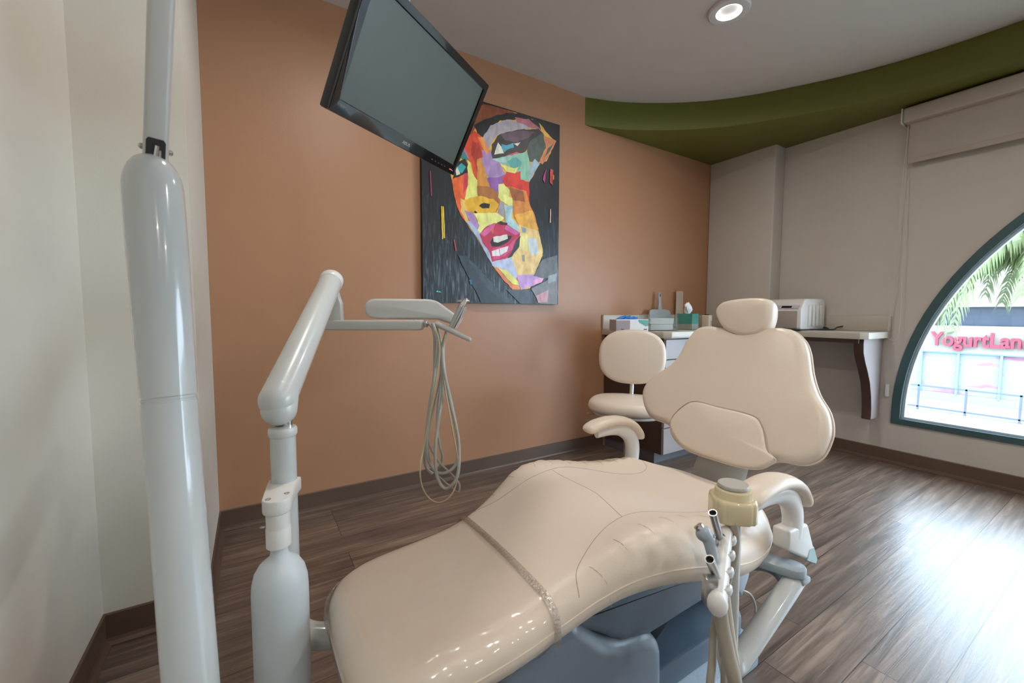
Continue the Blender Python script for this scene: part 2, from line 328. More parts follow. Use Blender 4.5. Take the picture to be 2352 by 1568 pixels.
PAINT=[
("e8a53c",[(0.19,0.74),(0.199,0.676),(0.221,0.589),(0.272,0.503),(0.368,0.394),(0.468,0.245),(0.53,0.177),(0.616,0.103),(0.683,0.091),(0.762,0.108),(0.797,0.152),(0.79,0.199),(0.868,0.337),(0.847,0.458),(0.823,0.512),(0.77,0.627),(0.746,0.697),(0.748,0.816),(0.779,0.858),(0.83,0.95),(0.895,0.98),(0.971,1.126),(0.904,1.167),(0.822,1.222),(0.655,1.243),(0.508,1.232),(0.404,1.231),(0.312,1.158),(0.238,1.034),(0.182,0.901),(0.173,0.818)]),
("7a3d22",[(0.404,1.231),(0.508,1.237),(0.655,1.235),(0.57,1.205),(0.428,1.145),(0.35,1.076),(0.312,1.01),(0.256,0.965),(0.219,1.03),(0.312,1.158)]),
("121319",[(0.341,1.087),(0.428,1.149),(0.57,1.218),(0.677,1.24),(0.822,1.222),(0.84,1.176),(0.743,1.18),(0.644,1.197),(0.529,1.161),(0.458,1.101),(0.408,1.031),(0.369,1.039)]),
("a19aa2",[(0.403,1.03),(0.458,1.114),(0.57,1.175),(0.677,1.187),(0.788,1.177),(0.677,1.139),(0.57,1.101),(0.508,1.07),(0.468,1.019),(0.438,0.953),(0.408,0.98)]),
("a8606c",[(0.639,1.209),(0.743,1.221),(0.845,1.177),(0.788,1.173),(0.655,1.182)]),
("262024",[(0.453,0.909),(0.468,1.001),(0.508,1.062),(0.57,1.097),(0.677,1.139),(0.822,1.176),(0.857,1.157),(0.778,1.076),(0.711,1.008),(0.613,0.953),(0.509,0.924)]),
("5a4450",[(0.529,1.079),(0.677,1.132),(0.788,1.152),(0.744,1.104),(0.634,1.054),(0.56,1.047)]),
("3c4b43",[(0.755,1.08),(0.857,1.157),(0.905,1.112),(0.859,1.019),(0.824,0.958),(0.756,0.954),(0.733,1.012)]),
("c4794c",[(0.869,1.141),(0.971,1.131),(0.918,1.031),(0.859,0.955),(0.836,0.969),(0.888,1.062)]),
("3c4b43",[(0.905,1.066),(0.953,1.108),(0.918,1.05),(0.877,1.004)]),
("d8d5c6",[(0.483,0.945),(0.509,1.019),(0.534,0.998),(0.55,0.967)]),
("3f9ab4",[(0.539,1.021),(0.571,1.014),(0.618,1.042),(0.624,1.017),(0.571,0.993),(0.56,0.977),(0.542,0.995)]),
("cfc6c4",[(0.629,1.04),(0.677,1.059),(0.656,1.032)]),
("c4486a",[(0.571,0.953),(0.645,0.99),(0.672,0.987),(0.592,0.943)]),
("7fb59c",[(0.468,0.912),(0.571,0.945),(0.733,1.008),(0.75,0.953),(0.746,0.825),(0.668,0.821),(0.635,0.886),(0.571,0.892),(0.519,0.9)]),
("4d9c99",[(0.581,0.92),(0.645,0.959),(0.689,0.932),(0.667,0.888),(0.613,0.882)]),
("9fc3c4",[(0.468,0.912),(0.56,0.938),(0.571,0.91),(0.509,0.9)]),
("92a9b8",[(0.751,0.898),(0.756,0.927),(0.795,0.975),(0.836,0.946),(0.779,0.867),(0.751,0.817)]),
("9d7fb0",[(0.379,0.958),(0.428,0.942),(0.458,0.965),(0.468,0.907),(0.519,0.9),(0.54,0.852),(0.592,0.834),(0.509,0.794),(0.408,0.807),(0.388,0.875)]),
("84529c",[(0.428,0.789),(0.509,0.803),(0.592,0.843),(0.571,0.796),(0.529,0.762),(0.509,0.694),(0.448,0.732)]),
("cc4120",[(0.293,0.998),(0.34,1.053),(0.398,1.02),(0.428,0.951),(0.389,0.951),(0.398,0.911),(0.359,0.878),(0.359,0.76),(0.34,0.765),(0.321,0.862),(0.283,0.888),(0.26,0.925),(0.274,0.969)]),
("a82c18",[(0.326,0.988),(0.369,0.985),(0.388,0.909),(0.369,0.901),(0.364,0.803),(0.34,0.874),(0.321,0.912)]),
("e0863c",[(0.364,1.021),(0.403,1.022),(0.443,0.954),(0.428,0.938),(0.398,0.97)]),
("96668a",[(0.251,0.927),(0.274,0.936),(0.302,0.884),(0.274,0.886)]),
("2c746a",[(0.241,0.88),(0.269,0.914),(0.297,0.879),(0.274,0.862)]),
("131318",[(0.204,0.775),(0.214,0.834),(0.274,0.874),(0.297,0.841),(0.292,0.799),(0.227,0.742),(0.193,0.734)]),
("2a9a9c",[(0.223,0.815),(0.25,0.841),(0.281,0.826),(0.255,0.788),(0.227,0.791)]),
("c8c4b4",[(0.209,0.809),(0.223,0.815),(0.241,0.782),(0.218,0.769)]),
("e8da74",[(0.292,0.865),(0.311,0.852),(0.321,0.796),(0.359,0.76),(0.364,0.659),(0.273,0.637),(0.277,0.688),(0.297,0.758)]),
("c8862c",[(0.359,0.886),(0.388,0.901),(0.428,0.78),(0.448,0.728),(0.359,0.726)]),
("dc5a22",[(0.193,0.736),(0.287,0.79),(0.292,0.724),(0.263,0.619),(0.272,0.503),(0.244,0.542),(0.221,0.589),(0.203,0.66)]),
("b83040",[(0.269,0.782),(0.292,0.791),(0.29,0.715),(0.263,0.669)]),
("eab060",[(0.245,0.629),(0.272,0.621),(0.301,0.566),(0.277,0.504),(0.249,0.559)]),
("9c6128",[(0.359,0.726),(0.448,0.732),(0.509,0.707),(0.524,0.656),(0.488,0.581),(0.509,0.637),(0.468,0.661),(0.368,0.656)]),
("dfa520",[(0.272,0.612),(0.301,0.646),(0.388,0.663),(0.468,0.661),(0.509,0.637),(0.478,0.58),(0.368,0.562),(0.301,0.566)]),
("15110f",[(0.373,0.609),(0.408,0.631),(0.443,0.628),(0.44,0.606),(0.398,0.597)]),
("15110f",[(0.334,0.566),(0.344,0.573),(0.358,0.565),(0.349,0.559)]),
("ebdf80",[(0.514,0.76),(0.55,0.77),(0.593,0.737),(0.587,0.701),(0.62,0.688),(0.614,0.633),(0.561,0.653),(0.514,0.681)]),
("c8281a",[(0.545,0.8),(0.582,0.859),(0.635,0.851),(0.679,0.872),(0.679,0.818),(0.746,0.816),(0.749,0.679),(0.724,0.748),(0.635,0.762),(0.571,0.76)]),
("c97f35",[(0.593,0.759),(0.724,0.748),(0.747,0.679),(0.793,0.602),(0.829,0.513),(0.68,0.542),(0.636,0.564),(0.62,0.688)]),
("96522a",[(0.598,0.756),(0.701,0.745),(0.713,0.683),(0.625,0.68)]),
("e6a040",[(0.636,0.582),(0.77,0.627),(0.829,0.494),(0.748,0.476),(0.669,0.532)]),
("ecd870",[(0.519,0.896),(0.571,0.888),(0.624,0.884),(0.667,0.901),(0.635,0.855),(0.571,0.857)]),
("8f8f98",[(0.524,0.656),(0.551,0.651),(0.556,0.546),(0.509,0.575)]),
("9fbfc8",[(0.556,0.634),(0.62,0.639),(0.615,0.562),(0.669,0.514),(0.681,0.469),(0.572,0.521)]),
("e8dc80",[(0.334,0.553),(0.488,0.579),(0.551,0.554),(0.519,0.524),(0.428,0.487),(0.378,0.438),(0.358,0.462),(0.368,0.515)]),
("a180b4",[(0.272,0.562),(0.329,0.553),(0.368,0.489),(0.358,0.458),(0.31,0.499)]),
("9aa9c2",[(0.279,0.502),(0.31,0.499),(0.358,0.458),(0.388,0.422),(0.458,0.332),(0.478,0.245),(0.427,0.304),(0.358,0.411)]),
("ecb878",[(0.669,0.523),(0.829,0.494),(0.865,0.356),(0.796,0.199),(0.66,0.192),(0.61,0.29),(0.67,0.414)]),
("f0cc88",[(0.681,0.469),(0.737,0.466),(0.738,0.355),(0.67,0.368)]),
("b8c4c8",[(0.737,0.438),(0.812,0.445),(0.83,0.353),(0.772,0.33),(0.749,0.393)]),
("8c8a80",[(0.695,0.324),(0.715,0.327),(0.718,0.288),(0.699,0.287)]),
("8a9fa8",[(0.686,0.516),(0.725,0.502),(0.72,0.478),(0.697,0.48)]),
("a9b2cc",[(0.458,0.279),(0.61,0.304),(0.66,0.192),(0.638,0.164),(0.552,0.223),(0.468,0.24)]),
("ecd470",[(0.509,0.229),(0.573,0.215),(0.66,0.155),(0.683,0.119),(0.616,0.135)]),
("e0784c",[(0.473,0.238),(0.53,0.211),(0.595,0.143),(0.683,0.099),(0.616,0.098),(0.536,0.17)]),
("b48fc8",[(0.66,0.192),(0.785,0.197),(0.879,0.194),(0.797,0.133),(0.694,0.099),(0.671,0.128)]),
("dc98c0",[(0.785,0.161),(0.885,0.194),(0.856,0.154),(0.797,0.133)]),
("b0284a",[(0.376,0.43),(0.428,0.487),(0.478,0.51),(0.519,0.51),(0.572,0.512),(0.675,0.469),(0.665,0.404),(0.616,0.336),(0.562,0.296),(0.468,0.271),(0.443,0.34),(0.397,0.38)]),
("c45a90",[(0.38,0.439),(0.448,0.498),(0.488,0.511),(0.468,0.474),(0.407,0.424)]),
("c86030",[(0.458,0.468),(0.473,0.479),(0.476,0.453),(0.463,0.447)]),
("c45a9c",[(0.572,0.512),(0.675,0.469),(0.637,0.456),(0.562,0.484)]),
("1d1518",[(0.453,0.393),(0.478,0.422),(0.615,0.445),(0.572,0.4),(0.509,0.368),(0.468,0.368)]),
("d8d4cc",[(0.476,0.422),(0.572,0.449),(0.578,0.427),(0.509,0.394),(0.48,0.396)]),
("c8467c",[(0.468,0.351),(0.583,0.379),(0.648,0.439),(0.615,0.363),(0.562,0.314),(0.478,0.281)]),
("e4d8e0",[(0.464,0.333),(0.509,0.35),(0.52,0.311),(0.468,0.305)]),
("e4d8e0",[(0.52,0.355),(0.583,0.374),(0.573,0.342),(0.53,0.316)]),
("2c2a30",[(0.648,0.421),(0.679,0.451),(0.668,0.381),(0.616,0.318),(0.578,0.299),(0.621,0.355)]),
("2a2018",[(0.504,0.517),(0.53,0.531),(0.572,0.525),(0.572,0.51),(0.53,0.512)]),
("5f6468",[(0.788,0.194),(0.866,0.308),(0.987,0.346),(0.999,0.21),(0.885,0.185)]),
("747478",[(0.774,0.104),(0.994,0.209),(0.994,0.005),(0.845,0.008)]),
("b88894",[(0.815,0.057),(0.916,0.099),(0.905,0.021),(0.833,0.012)]),
("8a929c",[(0.915,0.196),(0.989,0.219),(0.977,0.169),(0.916,0.147)]),
("2c3842",[(0.224,0.288),(0.29,0.285),(0.468,0.085),(0.595,0.001),(0.387,0.001)]),
("35444f",[(0.29,0.268),(0.338,0.245),(0.51,0.086),(0.639,0.002),(0.573,0.001),(0.427,0.101)]),
("3d4a54",[(0.573,0.092),(0.751,0.094),(0.775,0.004),(0.683,0.004)]),
("d8b434",[(0.116,0.566),(0.123,0.567),(0.127,0.384),(0.12,0.381)]),
("d8b434",[(0.126,0.567),(0.133,0.566),(0.139,0.389),(0.13,0.39)]),
("a03058",[(0.047,0.759),(0.053,0.76),(0.058,0.626),(0.053,0.623)]),
("a04050",[(0.195,0.378),(0.202,0.379),(0.215,0.32),(0.206,0.319)]),
("a03070",[(0.872,0.892),(0.889,0.923),(0.878,0.833),(0.863,0.854)]),
("b03c38",[(0.925,0.93),(0.949,0.925),(0.944,0.83),(0.92,0.845)]),
("c09020",[(0.95,0.897),(0.958,0.893),(0.956,0.865),(0.947,0.868)]),
("b89078",[(0.925,0.656),(0.934,0.658),(0.933,0.572),(0.923,0.571)]),
("1a6a90",[(0.299,0.144),(0.313,0.144),(0.318,0.119),(0.307,0.118)]),
("4fc0a0",[(0.082,0.062),(0.089,0.071),(0.093,0.064),(0.102,0.07),(0.111,0.062),(0.1,0.058)])]
# ================================================================ the room
ZC, ZS, YO, XW = 2.646, 2.445, 2.41, 3.85
obj('floor', B((-1.2, -3.6, -.05), (3.85, 2.6, 0)), M_floor, kind='structure')
obj('ceiling', B((-1.2, -3.6, ZC), (3.98, 2.6, ZC+.08)), M_ceil, kind='structure')
obj('wall_orange', B((-.3, YO, 0), (3.98, YO+.12, ZC)), M_orange, kind='structure')
obj('wall_pier', B((-.55, 1.76, 0), (-.157, YO, ZC)), M_white, kind='structure')
obj('wall_left', prism([(-.427, 1.76), (-.47, -3.6), (-.62, -3.6), (-.62, 1.76)], lambda u, v, w: Vector((u, v, w)), 0, ZC), M_white, kind='structure')
obj('wall_back_added', B((-.6, -3.6, 0), (3.98, -3.48, ZC)), M_white, kind='structure')  # unseen wall added to close the room and bounce light
obj('wall_column', B((3.69, 1.832, 0), (3.85, YO, ZC-.001), .012, 3), M_winw, kind='structure')
# window wall with its half-round opening
AC, AR, AB = (-.75, .38), 1.80, .29
def arch(r, zb, n=64):
    """left foot, over the top, right foot: (y, z)"""
    p = [(AC[0]+r, zb)]
    for k in range(n+1):
        t = math.pi*k/n; p.append((AC[0]+r*math.cos(t), AC[1]+r*math.sin(t)))
    p.append((AC[0]-r, zb)); return p
def arch_band(r0, z0, r1, z1, xa, xb):
    """ring between two arch outlines, closed along the sill"""
    a = arch(r0, z0); b = arch(r1, z1); bm = BM(); n = len(a); q = []
    for x in (xa, xb):
        q.append(([bm.verts.new((x, y, z)) for y, z in a], [bm.verts.new((x, y, z)) for y, z in b]))
    for i in range(n):
        j = (i+1) % n
        bm.faces.new((q[0][0][i], q[0][0][j], q[0][1][j], q[0][1][i])); bm.faces.new((q[1][0][i], q[1][1][i], q[1][1][j], q[1][0][j]))
        bm.faces.new((q[0][0][i], q[1][0][i], q[1][0][j], q[0][0][j])); bm.faces.new((q[0][1][i], q[0][1][j], q[1][1][j], q[1][1][i]))
    return bm
def arch_wall(x0, x1):
    bm = BM(); a = arch(AR, AB); lo = []
    ya, yb = YO+.12, -3.6
    outer = []
    for y, z in a:
        dy, dz = y-AC[0], z-AC[1]
        outer.append((y, z))
    for x in (x0, x1):
        inner = [bm.verts.new((x, y, z)) for y, z in a]
        n = len(a); m = n//2
        o = {k: bm.verts.new((x, *v)) for k, v in {'tl': (ya, ZC), 'tr': (yb, ZC), 'bl': (ya, 0), 'br': (yb, 0), 'ml': (ya, AC[1]), 'mr': (yb, AC[1])}.items()}
        top = [bm.verts.new((x, y, ZC)) for y, z in a]
        bm.faces.new((o['bl'], o['ml'], inner[1], inner[0])); bm.faces.new((o['br'], inner[-1], inner[-2], o['mr']))
        bm.faces.new((o['bl'], inner[0], inner[-1], o['br']))
        bm.faces.new((o['ml'], o['tl'], top[1], inner[1])); bm.faces.new((o['mr'], inner[-2], top[-2], o['tr']))
        for i in range(1, n-2): bm.faces.new((inner[i], top[i], top[i+1], inner[i+1]))
        lo.append(inner)
        bmesh.ops.delete(bm, geom=[v for v in (top[0], top[-1]) if not v.link_faces], context='VERTS')
    for i in range(len(a)): j = (i+1) % len(a); bm.faces.new((lo[0][i], lo[0][j], lo[1][j], lo[1][i]))
    return bm
obj('wall_window', arch_wall(XW, XW+.13), M_winw, kind='structure', smooth=False)
wf = obj('window_1', arch_band(AR, AB, AR-.047, AB+.04, XW-.012, XW+.06), M_teal, kind='structure', auto=30)
obj('glazing_bead', arch_band(AR-.047, AB+.04, AR-.064, AB+.054, XW+.02, XW+.06), M_alu, wf, auto=30)
g = arch(AR-.05, AB+.042)
obj('window_pane', prism(g, lambda u, v, w: Vector((w, u, v)), XW+.044, XW+.05), M_glass, wf, smooth=False)
# curved olive bulkhead
edge = [(2.132, 2.411), (2.386, 2.330), (2.627, 2.202), (2.885, 2.014), (3.091, 1.802), (3.229, 1.60), (3.386, 1.32), (3.50, 1.03), (3.56, .75), (3.59, .40), (3.60, -.2), (3.60, -3.48)]
ec = [(p.x, p.y) for p in crom([(x, y, 0) for x, y in edge], 6)]
obj('trim_1', prism(ec+[(3.85, -3.48), (3.85, 2.411)], lambda u, v, w: Vector((u, v, w)), ZS, ZC-.001, .006, 2), M_green, kind='structure', auto=25)
# baseboards: rubber cove with a small toe
def skirting(name, a, b, nrm):
    a, b, nrm = Vector((*a, 0)), Vector((*b, 0)), Vector((*nrm, 0)); bm = BM()
    prof = [(0, 0), (.020, 0), (.020, .004), (.009, .012), (.006, .022), (.006, .098), (.003, .102), (0, .102)]
    q = [[bm.verts.new(p+nrm*u+Vector((0, 0, v))) for u, v in prof] for p in (a, b)]
    n = len(prof)
    for i in range(n): bm.faces.new((q[0][i], q[0][(i+1) % n], q[1][(i+1) % n], q[1][i]))
    bm.faces.new(q[0]); bm.faces.new(q[1][::-1]); return obj(name, bm, M_base, kind='structure', smooth=False)
skirting('baseboard_orange', (-.157, YO), (2.37, YO), (0, -1))
skirting('baseboard_pier', (-.427, 1.76), (-.157, 1.76), (0, -1))
skirting('baseboard_pierside', (-.157, 1.76), (-.157, YO), (1, 0))
skirting('baseboard_left', (-.427, 1.76), (-.47, -3.48), (1, 0))
skirting('baseboard_window', (XW, 1.83), (XW, -3.48), (-1, 0))
# ceiling lamps: one in view, the others behind and above the camera
def downlight(x, y, label, grp=None):
    t = thing('recessed_ceiling_light', (x, y, ZC-.02), label, 'ceiling light', grp)
    obj('trim_ring', Lb([(.062, .018), (.062, .006), (.070, .004), (.096, .006), (.101, .012), (.102, .0195), (.062, .0195)], (x, y, ZC-.02)), M_trimw, t)
    obj('reflector', Lb([(.0, .0185), (.048, .0185), (.061, .006), (.062, .007), (.062, .0193), (0, .0193)], (x, y, ZC-.02)), M_lampin, t)
    l = bpy.data.lights.new('lamp', 'AREA'); l.shape = 'DISK'; l.size = .11; l.energy = LAMP_W; l.color = (1, .95, .88); l.spread = math.radians(170)
    lo = bpy.data.objects.new('lamp_light', l); COL.objects.link(lo); lo.parent = t; lo.location = (0, 0, -.002)
    return t
downlight(2.175, 1.345, 'round recessed ceiling light glowing in the white ceiling near the olive bulkhead')
for x, y, s in ((.55, 1.30, 'above the dental chair and monitor'), (.55, -.5, 'just behind the camera'), (2.175, -.5, 'behind the camera towards the window'), (.55, -2.3, 'at the back of the room on the left'), (2.175, -2.3, 'at the back of the room near the window')):
    downlight(x, y, 'round recessed ceiling light '+s, 'ceiling lights outside the picture')
# roller blind
t = thing('roller_blind', (3.75, .2, 2.07), 'beige roller blind with cassette rolled up above the arched window', 'window blind')
obj('cassette', B((3.74, -2.7, 2.335), (3.848, 1.062, 2.432), .012, 3), M_blindbox, t)
obj('end_cap', B((3.737, 1.062, 2.332), (3.848, 1.072, 2.435), .006, 2), M_plw, t)
obj('blind_cloth', B((3.792, -2.66, 2.10), (3.795, 1.034, 2.345)), M_blind, t)
obj('hem_bar', B((3.786, -2.66, 2.072), (3.800, 1.034, 2.108), .005, 2), M_blind, t)
bm = BM()
sweep(bm, crom([(3.80, 1.048, 2.34), (3.80, 1.047, 2.15), (3.80, 1.035, 1.7), (3.80, 1.028, 1.36), (3.80, 1.022, 1.0), (3.80, 1.03, .955)], 6), .0018, 6)
sweep(bm, crom([(3.80, 1.042, 2.34), (3.80, 1.06, 1.9), (3.80, 1.066, 1.45), (3.80, 1.064, 1.32), (3.80, 1.082, 1.0), (3.80, 1.080, .90), (3.80, 1.055, .882), (3.80, 1.03, .90), (3.80, 1.022, 1.0)], 6), .0018, 6)
obj('pull_cord', bm, M_cord, t)
bm = BM(); sweep(bm, crom([(3.80, 1.066, 1.40), (3.80, 1.08, 1.36), (3.80, 1.094, 1.325), (3.80, 1.092, 1.31)], 5), .003, 6); obj('cord_joiner', bm, M_cord, t)
# sensor on the wall beside the window frame
t = obj('wall_sensor', B((3.826, 1.066, .475), (3.85, 1.088, .565), .005, 3), M_plw, label='small white plastic sensor on the wall left of the arched window frame', cat='wall sensor')
# ================================================================ outside
obj('pavement', B((4.2, -14, -4.3), (40, 22, -4.2)), M_pave, kind='structure')
bl = thing('shop_building', (24, 3, -4.2), 'sunlit cream shopping building with poster-covered shopfront seen through the arched window', 'building')
obj('facade', B((24, -14, -.45), (25, 22, .62)), M_stucco, bl, smooth=False)
obj('upper_wall', B((24, -14, 1.37), (25, 22, 3.2)), M_stucco, bl, smooth=False)
obj('strip_window', B((24.35, -14, .62), (24.5, 22, 1.37)), M_dglass, bl, smooth=False)
for k, y in enumerate((9.2, 5.1, 1.1, -2.6)): obj('window_mullion', B((24.2, y, .62), (24.36, y+.08, 1.37)), M_rail, bl, smooth=False)
obj('stall_riser', B((24.1, -14, -4.2), (24.6, 22, -2.15)), M_stucco, bl, smooth=False)
ys = [14, 10, 7.2, 5.72, 4.63, 3.49, 2.35, -.4, -4, -8]
for a, b in zip(ys, ys[1:]):
    obj('shopfront_panel', B((24.2, b+.03, -2.14), (24.25, a-.03, -.46)), M_poster, bl, smooth=False)
    obj('shopfront_post', B((24.08, b-.03, -2.2), (24.2, b+.03, -.45)), M_bluefr, bl, smooth=False)
obj('shopfront_head_rail', B((24.06, -14, -.49), (24.2, 22, -.43)), M_bluefr, bl, smooth=False)
sg = thing('shop_sign', (23.95, 4.2, -.35), 'raised pink lettering with green leaf on the cream fascia across the street', 'sign')
text('sign_letters', 'YogurtLand', .78, (23.9, 4.06, .06), (0, -1, 0), (0, 0, 1), M_pink, sg, .05, 2.72, offset=.022)
bm = BM(); capsule(bm, (23.9, 5.02, .33), (23.9, 4.86, .40), .05, .10, 10, .5); obj('leaf_mark', bm, M_lime, sg)
bm = BM(); capsule(bm, (23.9, 2.66, .18), (23.9, 2.40, .30), .12, .16, 10, .5); obj('leaf_mark', bm, M_lime, sg)
rl = thing('street_railing', (21, 3, -4.2), 'dark metal railing along the raised walk before the shopfront', 'railing')
obj('top_rail', B((20.97, -10, -1.58), (21.03, 12, -1.53)), M_rail, rl, smooth=False)
obj('lower_rail', B((20.97, -10, -2.36), (21.03, 12, -2.31)), M_rail, rl, smooth=False)
for k in range(16): y = 11.1-1.22*k; obj('post', B((20.97, y-.025, -2.9), (21.03, y+.025, -1.53)), M_rail, rl, smooth=False)
obj('trim_2', B((20.6, -14, -4.2), (24.1, 22, -2.45)), M_stucco, kind='structure', smooth=False)
# palm: arching fronds with hanging leaflets
pt = thing('palm_tree', (13.5, .75, -4.2), 'green and yellow palm with drooping fronds outside the arched window', 'palm tree')
obj('trunk', T([(13.5, .75, -4.2), (13.55, .7, -1), (13.5, .75, 2.6)], [.22]*33, 16, 12), M_brown, pt)
bm = BM()
def frond(root, az, L, rise, droop, dens=40):
    d = Vector((math.cos(az), math.sin(az), 0)); P = []
    for i in range(13):
        s = i/12; P.append(root+d*L*(s*(1-.25*s*s))+Vector((0, 0, rise*math.sin(min(s*2.2, math.pi/2))-droop*s**2.4)))
    sweep(bm, P, [.03*(1-.8*i/12) for i in range(13)], 5)
    for k in range(dens):
        s = .12+.88*k/dens; i = min(int(s*12), 11); q = P[i].lerp(P[i+1], s*12-i); t = (P[i+1]-P[i]).normalized()
        for sd in (-1, 1):
            o = t.cross(Vector((0, 0, 1))).normalized()*sd
            l = .62*(1-.5*s)*random.uniform(.8, 1.15)
            e = q+(o*.45+t*.4+Vector((0, 0, random.uniform(-1.0, -.45))))*l; mid = q.lerp(e, .5)+Vector((0, 0, .07))
            w = t*.028
            v = [bm.verts.new(x) for x in (q-w, q+w, mid+w*1.3, mid-w*1.3, e)]
            bm.faces.new(v[:4]); bm.faces.new((v[3], v[2], v[4]))
root = Vector((13.5, 1.15, 2.7))
for k in range(26):
    az = 2*math.pi*k/26+random.uniform(-.1, .1)
    frond(root, az, random.uniform(2.4, 3.0), random.uniform(.1, .9), random.uniform(1.3, 2.3))
for k in range(12): frond(Vector((13.5, 1.15, 2.5)), 1.57+random.uniform(-.4, .5), random.uniform(2.3, 2.9), random.uniform(.0, .5), random.uniform(1.0, 1.9), 50)
obj('fronds', bm, M_leaf, pt, smooth=False)
# ================================================================ worktop, cabinet
CT = .94
wt = thing('worktop', (3.3, 1.9, .895), 'L-shaped beige laminate worktop with upstand running around the corner', 'worktop')
L6 = [(2.34, YO-.002), (2.34, 1.83), (2.38, 1.79), (3.38, 1.79), (3.42, 1.75), (3.42, 1.12), (3.46, 1.08), (3.845, 1.08), (3.845, 1.829), (3.687, 1.829), (3.687, YO-.002)]
obj('top_slab', prism(L6, lambda u, v, w: Vector((u, v, w)), .895, CT, .005, 2), M_worktop, wt, auto=30)
bm = BM(); box(bm, (2.34, 2.39, CT), (3.686, YO-.002, 1.05), .004); box(bm, (3.668, 1.80, CT), (3.688, 2.39, 1.05), .004); box(bm, (3.828, 1.08, CT), (3.848, 1.80, 1.05), .004); box(bm, (3.69, 1.812, CT), (3.828, 1.83, 1.05), .004)
obj('upstand', bm, M_worktop, wt)
bm = BM(); box(bm, (3.47, 1.14, .865), (3.49, 1.80, .895)); box(bm, (2.97, 1.83, .865), (3.47, 1.85, .895))
obj('under_rail', bm, M_brown, wt, smooth=False)
def bracket(y, label):
    prof = [(3.845, .894), (3.50, .894), (3.497, .86), (3.505, .80), (3.54, .74), (3.60, .66), (3.65, .58), (3.685, .48), (3.70, .40), (3.703, .345), (3.70, .315), (3.845, .315)]
    bm = prism(prof, lambda u, v, w: Vector((u, w, v)), y, y+.055, .003, 1)
    o = obj('worktop_bracket', bm, [M_lilac, M_brown], auto=25, label=label, cat='bracket')
    for p in o.data.polygons:
        if p.normal.x < -.3: p.material_index = 1
    return o
bracket(1.12, 'S-curved brown and mauve bracket holding up the free end of the worktop')
cb = thing('drawer_cabinet', (2.66, 2.13, 0), 'dark brown cabinet with mauve drawers under the worktop behind the stool', 'cabinet')
obj('carcass', B((2.375, 1.852, .085), (2.97, YO-.002, .894), .002, 1), M_brown, cb)
obj('plinth', B((2.40, 1.925, 0), (2.96, YO-.002, .085)), mat('plinth_grey', (.14, .13, .15), .4), cb)
for a, b in ((.09, .27), (.275, .505), (.51, .745), (.75, .885)):
    d = obj('drawer', B((2.378, 1.832, a), (2.967, 1.852, b), .002, 1), M_lilac, cb)
    obj('drawer_pull', B((2.60, 1.81, b-.03), (2.74, 1.832, b-.022), .002, 1), M_steel, d)
# ================================================================ things on the worktop
def rotz(c, a):
    return Matrix.Translation(Vector(c)) @ Matrix.Rotation(a, 4, 'Z')
# glove box
a = math.radians(-62)
g0 = Vector((2.1951, 1.9987, 0.9506)); g0.z = CT
MG = rotz(g0, math.radians(-18))
gb = thing('glove_box', g0, 'white and mauve glove box with blue gloves poking out, left end of worktop', 'glove box')
obj('carton', B((-.12, -.05, 0), (.12, .05, .082), .001, 1, MG), M_paper, gb)
obj('side_panel', B((-.1212, -.046, .004), (-.1202, .046, .078), 0, 1, MG), M_lilac, gb)
bm = BM(); box(bm, (-.118, -.0512, .006), (-.02, -.0503, .076), 0, 1, MG); obj('side_panel', bm, mat('mauve_print', (.30, .24, .25), .5), gb)
bm = prism([(.04, .078), (.118, .078), (.118, .04), (.10, .035), (.07, .05), (.05, .06)], lambda u, v, w: MG @ Vector((u, w, v)), -.0512, -.0503); obj('green_print', bm, mat('green_print', (.10, .34, .28), .5), gb, smooth=False)
bm = BM(); box(bm, (-.085, -.0518, .012), (-.065, -.0505, .018), 0, 1, MG); obj('size_mark', bm, M_blackr, gb, smooth=False)
bm = BM(); box(bm, (.085, -.0518, .012), (.108, -.0505, .018), 0, 1, MG); obj('size_mark', bm, M_blackr, gb, smooth=False)
text('print_lines', 'VINYL EXAM GLOVES', .008, MG @ Vector((.0, -.0516, .066)), MG.to_3x3() @ Vector((1, 0, 0)), (0, 0, 1), mat('grey_print', (.3, .35, .4), .5), gb, .0001) if False else None
bm = BM()
for k in range(5):
    x = -.075+.03*k; capsule(bm, MG @ Vector((x-.015, random.uniform(-.012, .012), .082)), MG @ Vector((x+.02, random.uniform(-.012, .012), .096+.006*math.sin(k*1.1))), .013, .011, 8, .7, k=3)
obj('blue_glove', bm, M_glove, gb)
# acrylic tray of gauze
c0 = Vector((2.4830, 1.9838, 0.9491)); c0.z = CT
MA = rotz(c0, math.radians(-22))
ab = thing('acrylic_box', c0, 'open clear acrylic box standing beside the glove box', 'acrylic box')
bm = BM(); w, d, h = .115, .07, .118
box(bm, (-w, -d, 0), (w, -d+.004, h), 0, 1, MA); box(bm, (-w, d-.004, 0), (w, d, h), 0, 1, MA)
box(bm, (-w, -d+.004, 0), (-w+.004, d-.004, h), 0, 1, MA); box(bm, (w-.004, -d+.004, 0), (w, d-.004, h), 0, 1, MA); box(bm, (-w+.004, -d+.004, 0), (w-.004, d-.004, .004), 0, 1, MA)
obj('walls', bm, M_acryl, ab, smooth=False)
for k, (dx, z0, w2) in enumerate(((0, .005, .085), (.0, .048, .09))):
    bm = BM(); n = 6
    for i in range(n): box(bm, (-w2+random.uniform(-.003, .003), -.05, z0+i*.0068), (w2+random.uniform(-.003, .003), .05, z0+i*.0068+.0064), .0015, 1, MA)
    o = obj('gauze_stack', bm, M_paper); tag(o, ['lower stack of white gauze squares inside the clear acrylic box', 'upper stack of white gauze squares inside the clear acrylic box'][k], 'gauze', 'gauze stacks in the acrylic box')
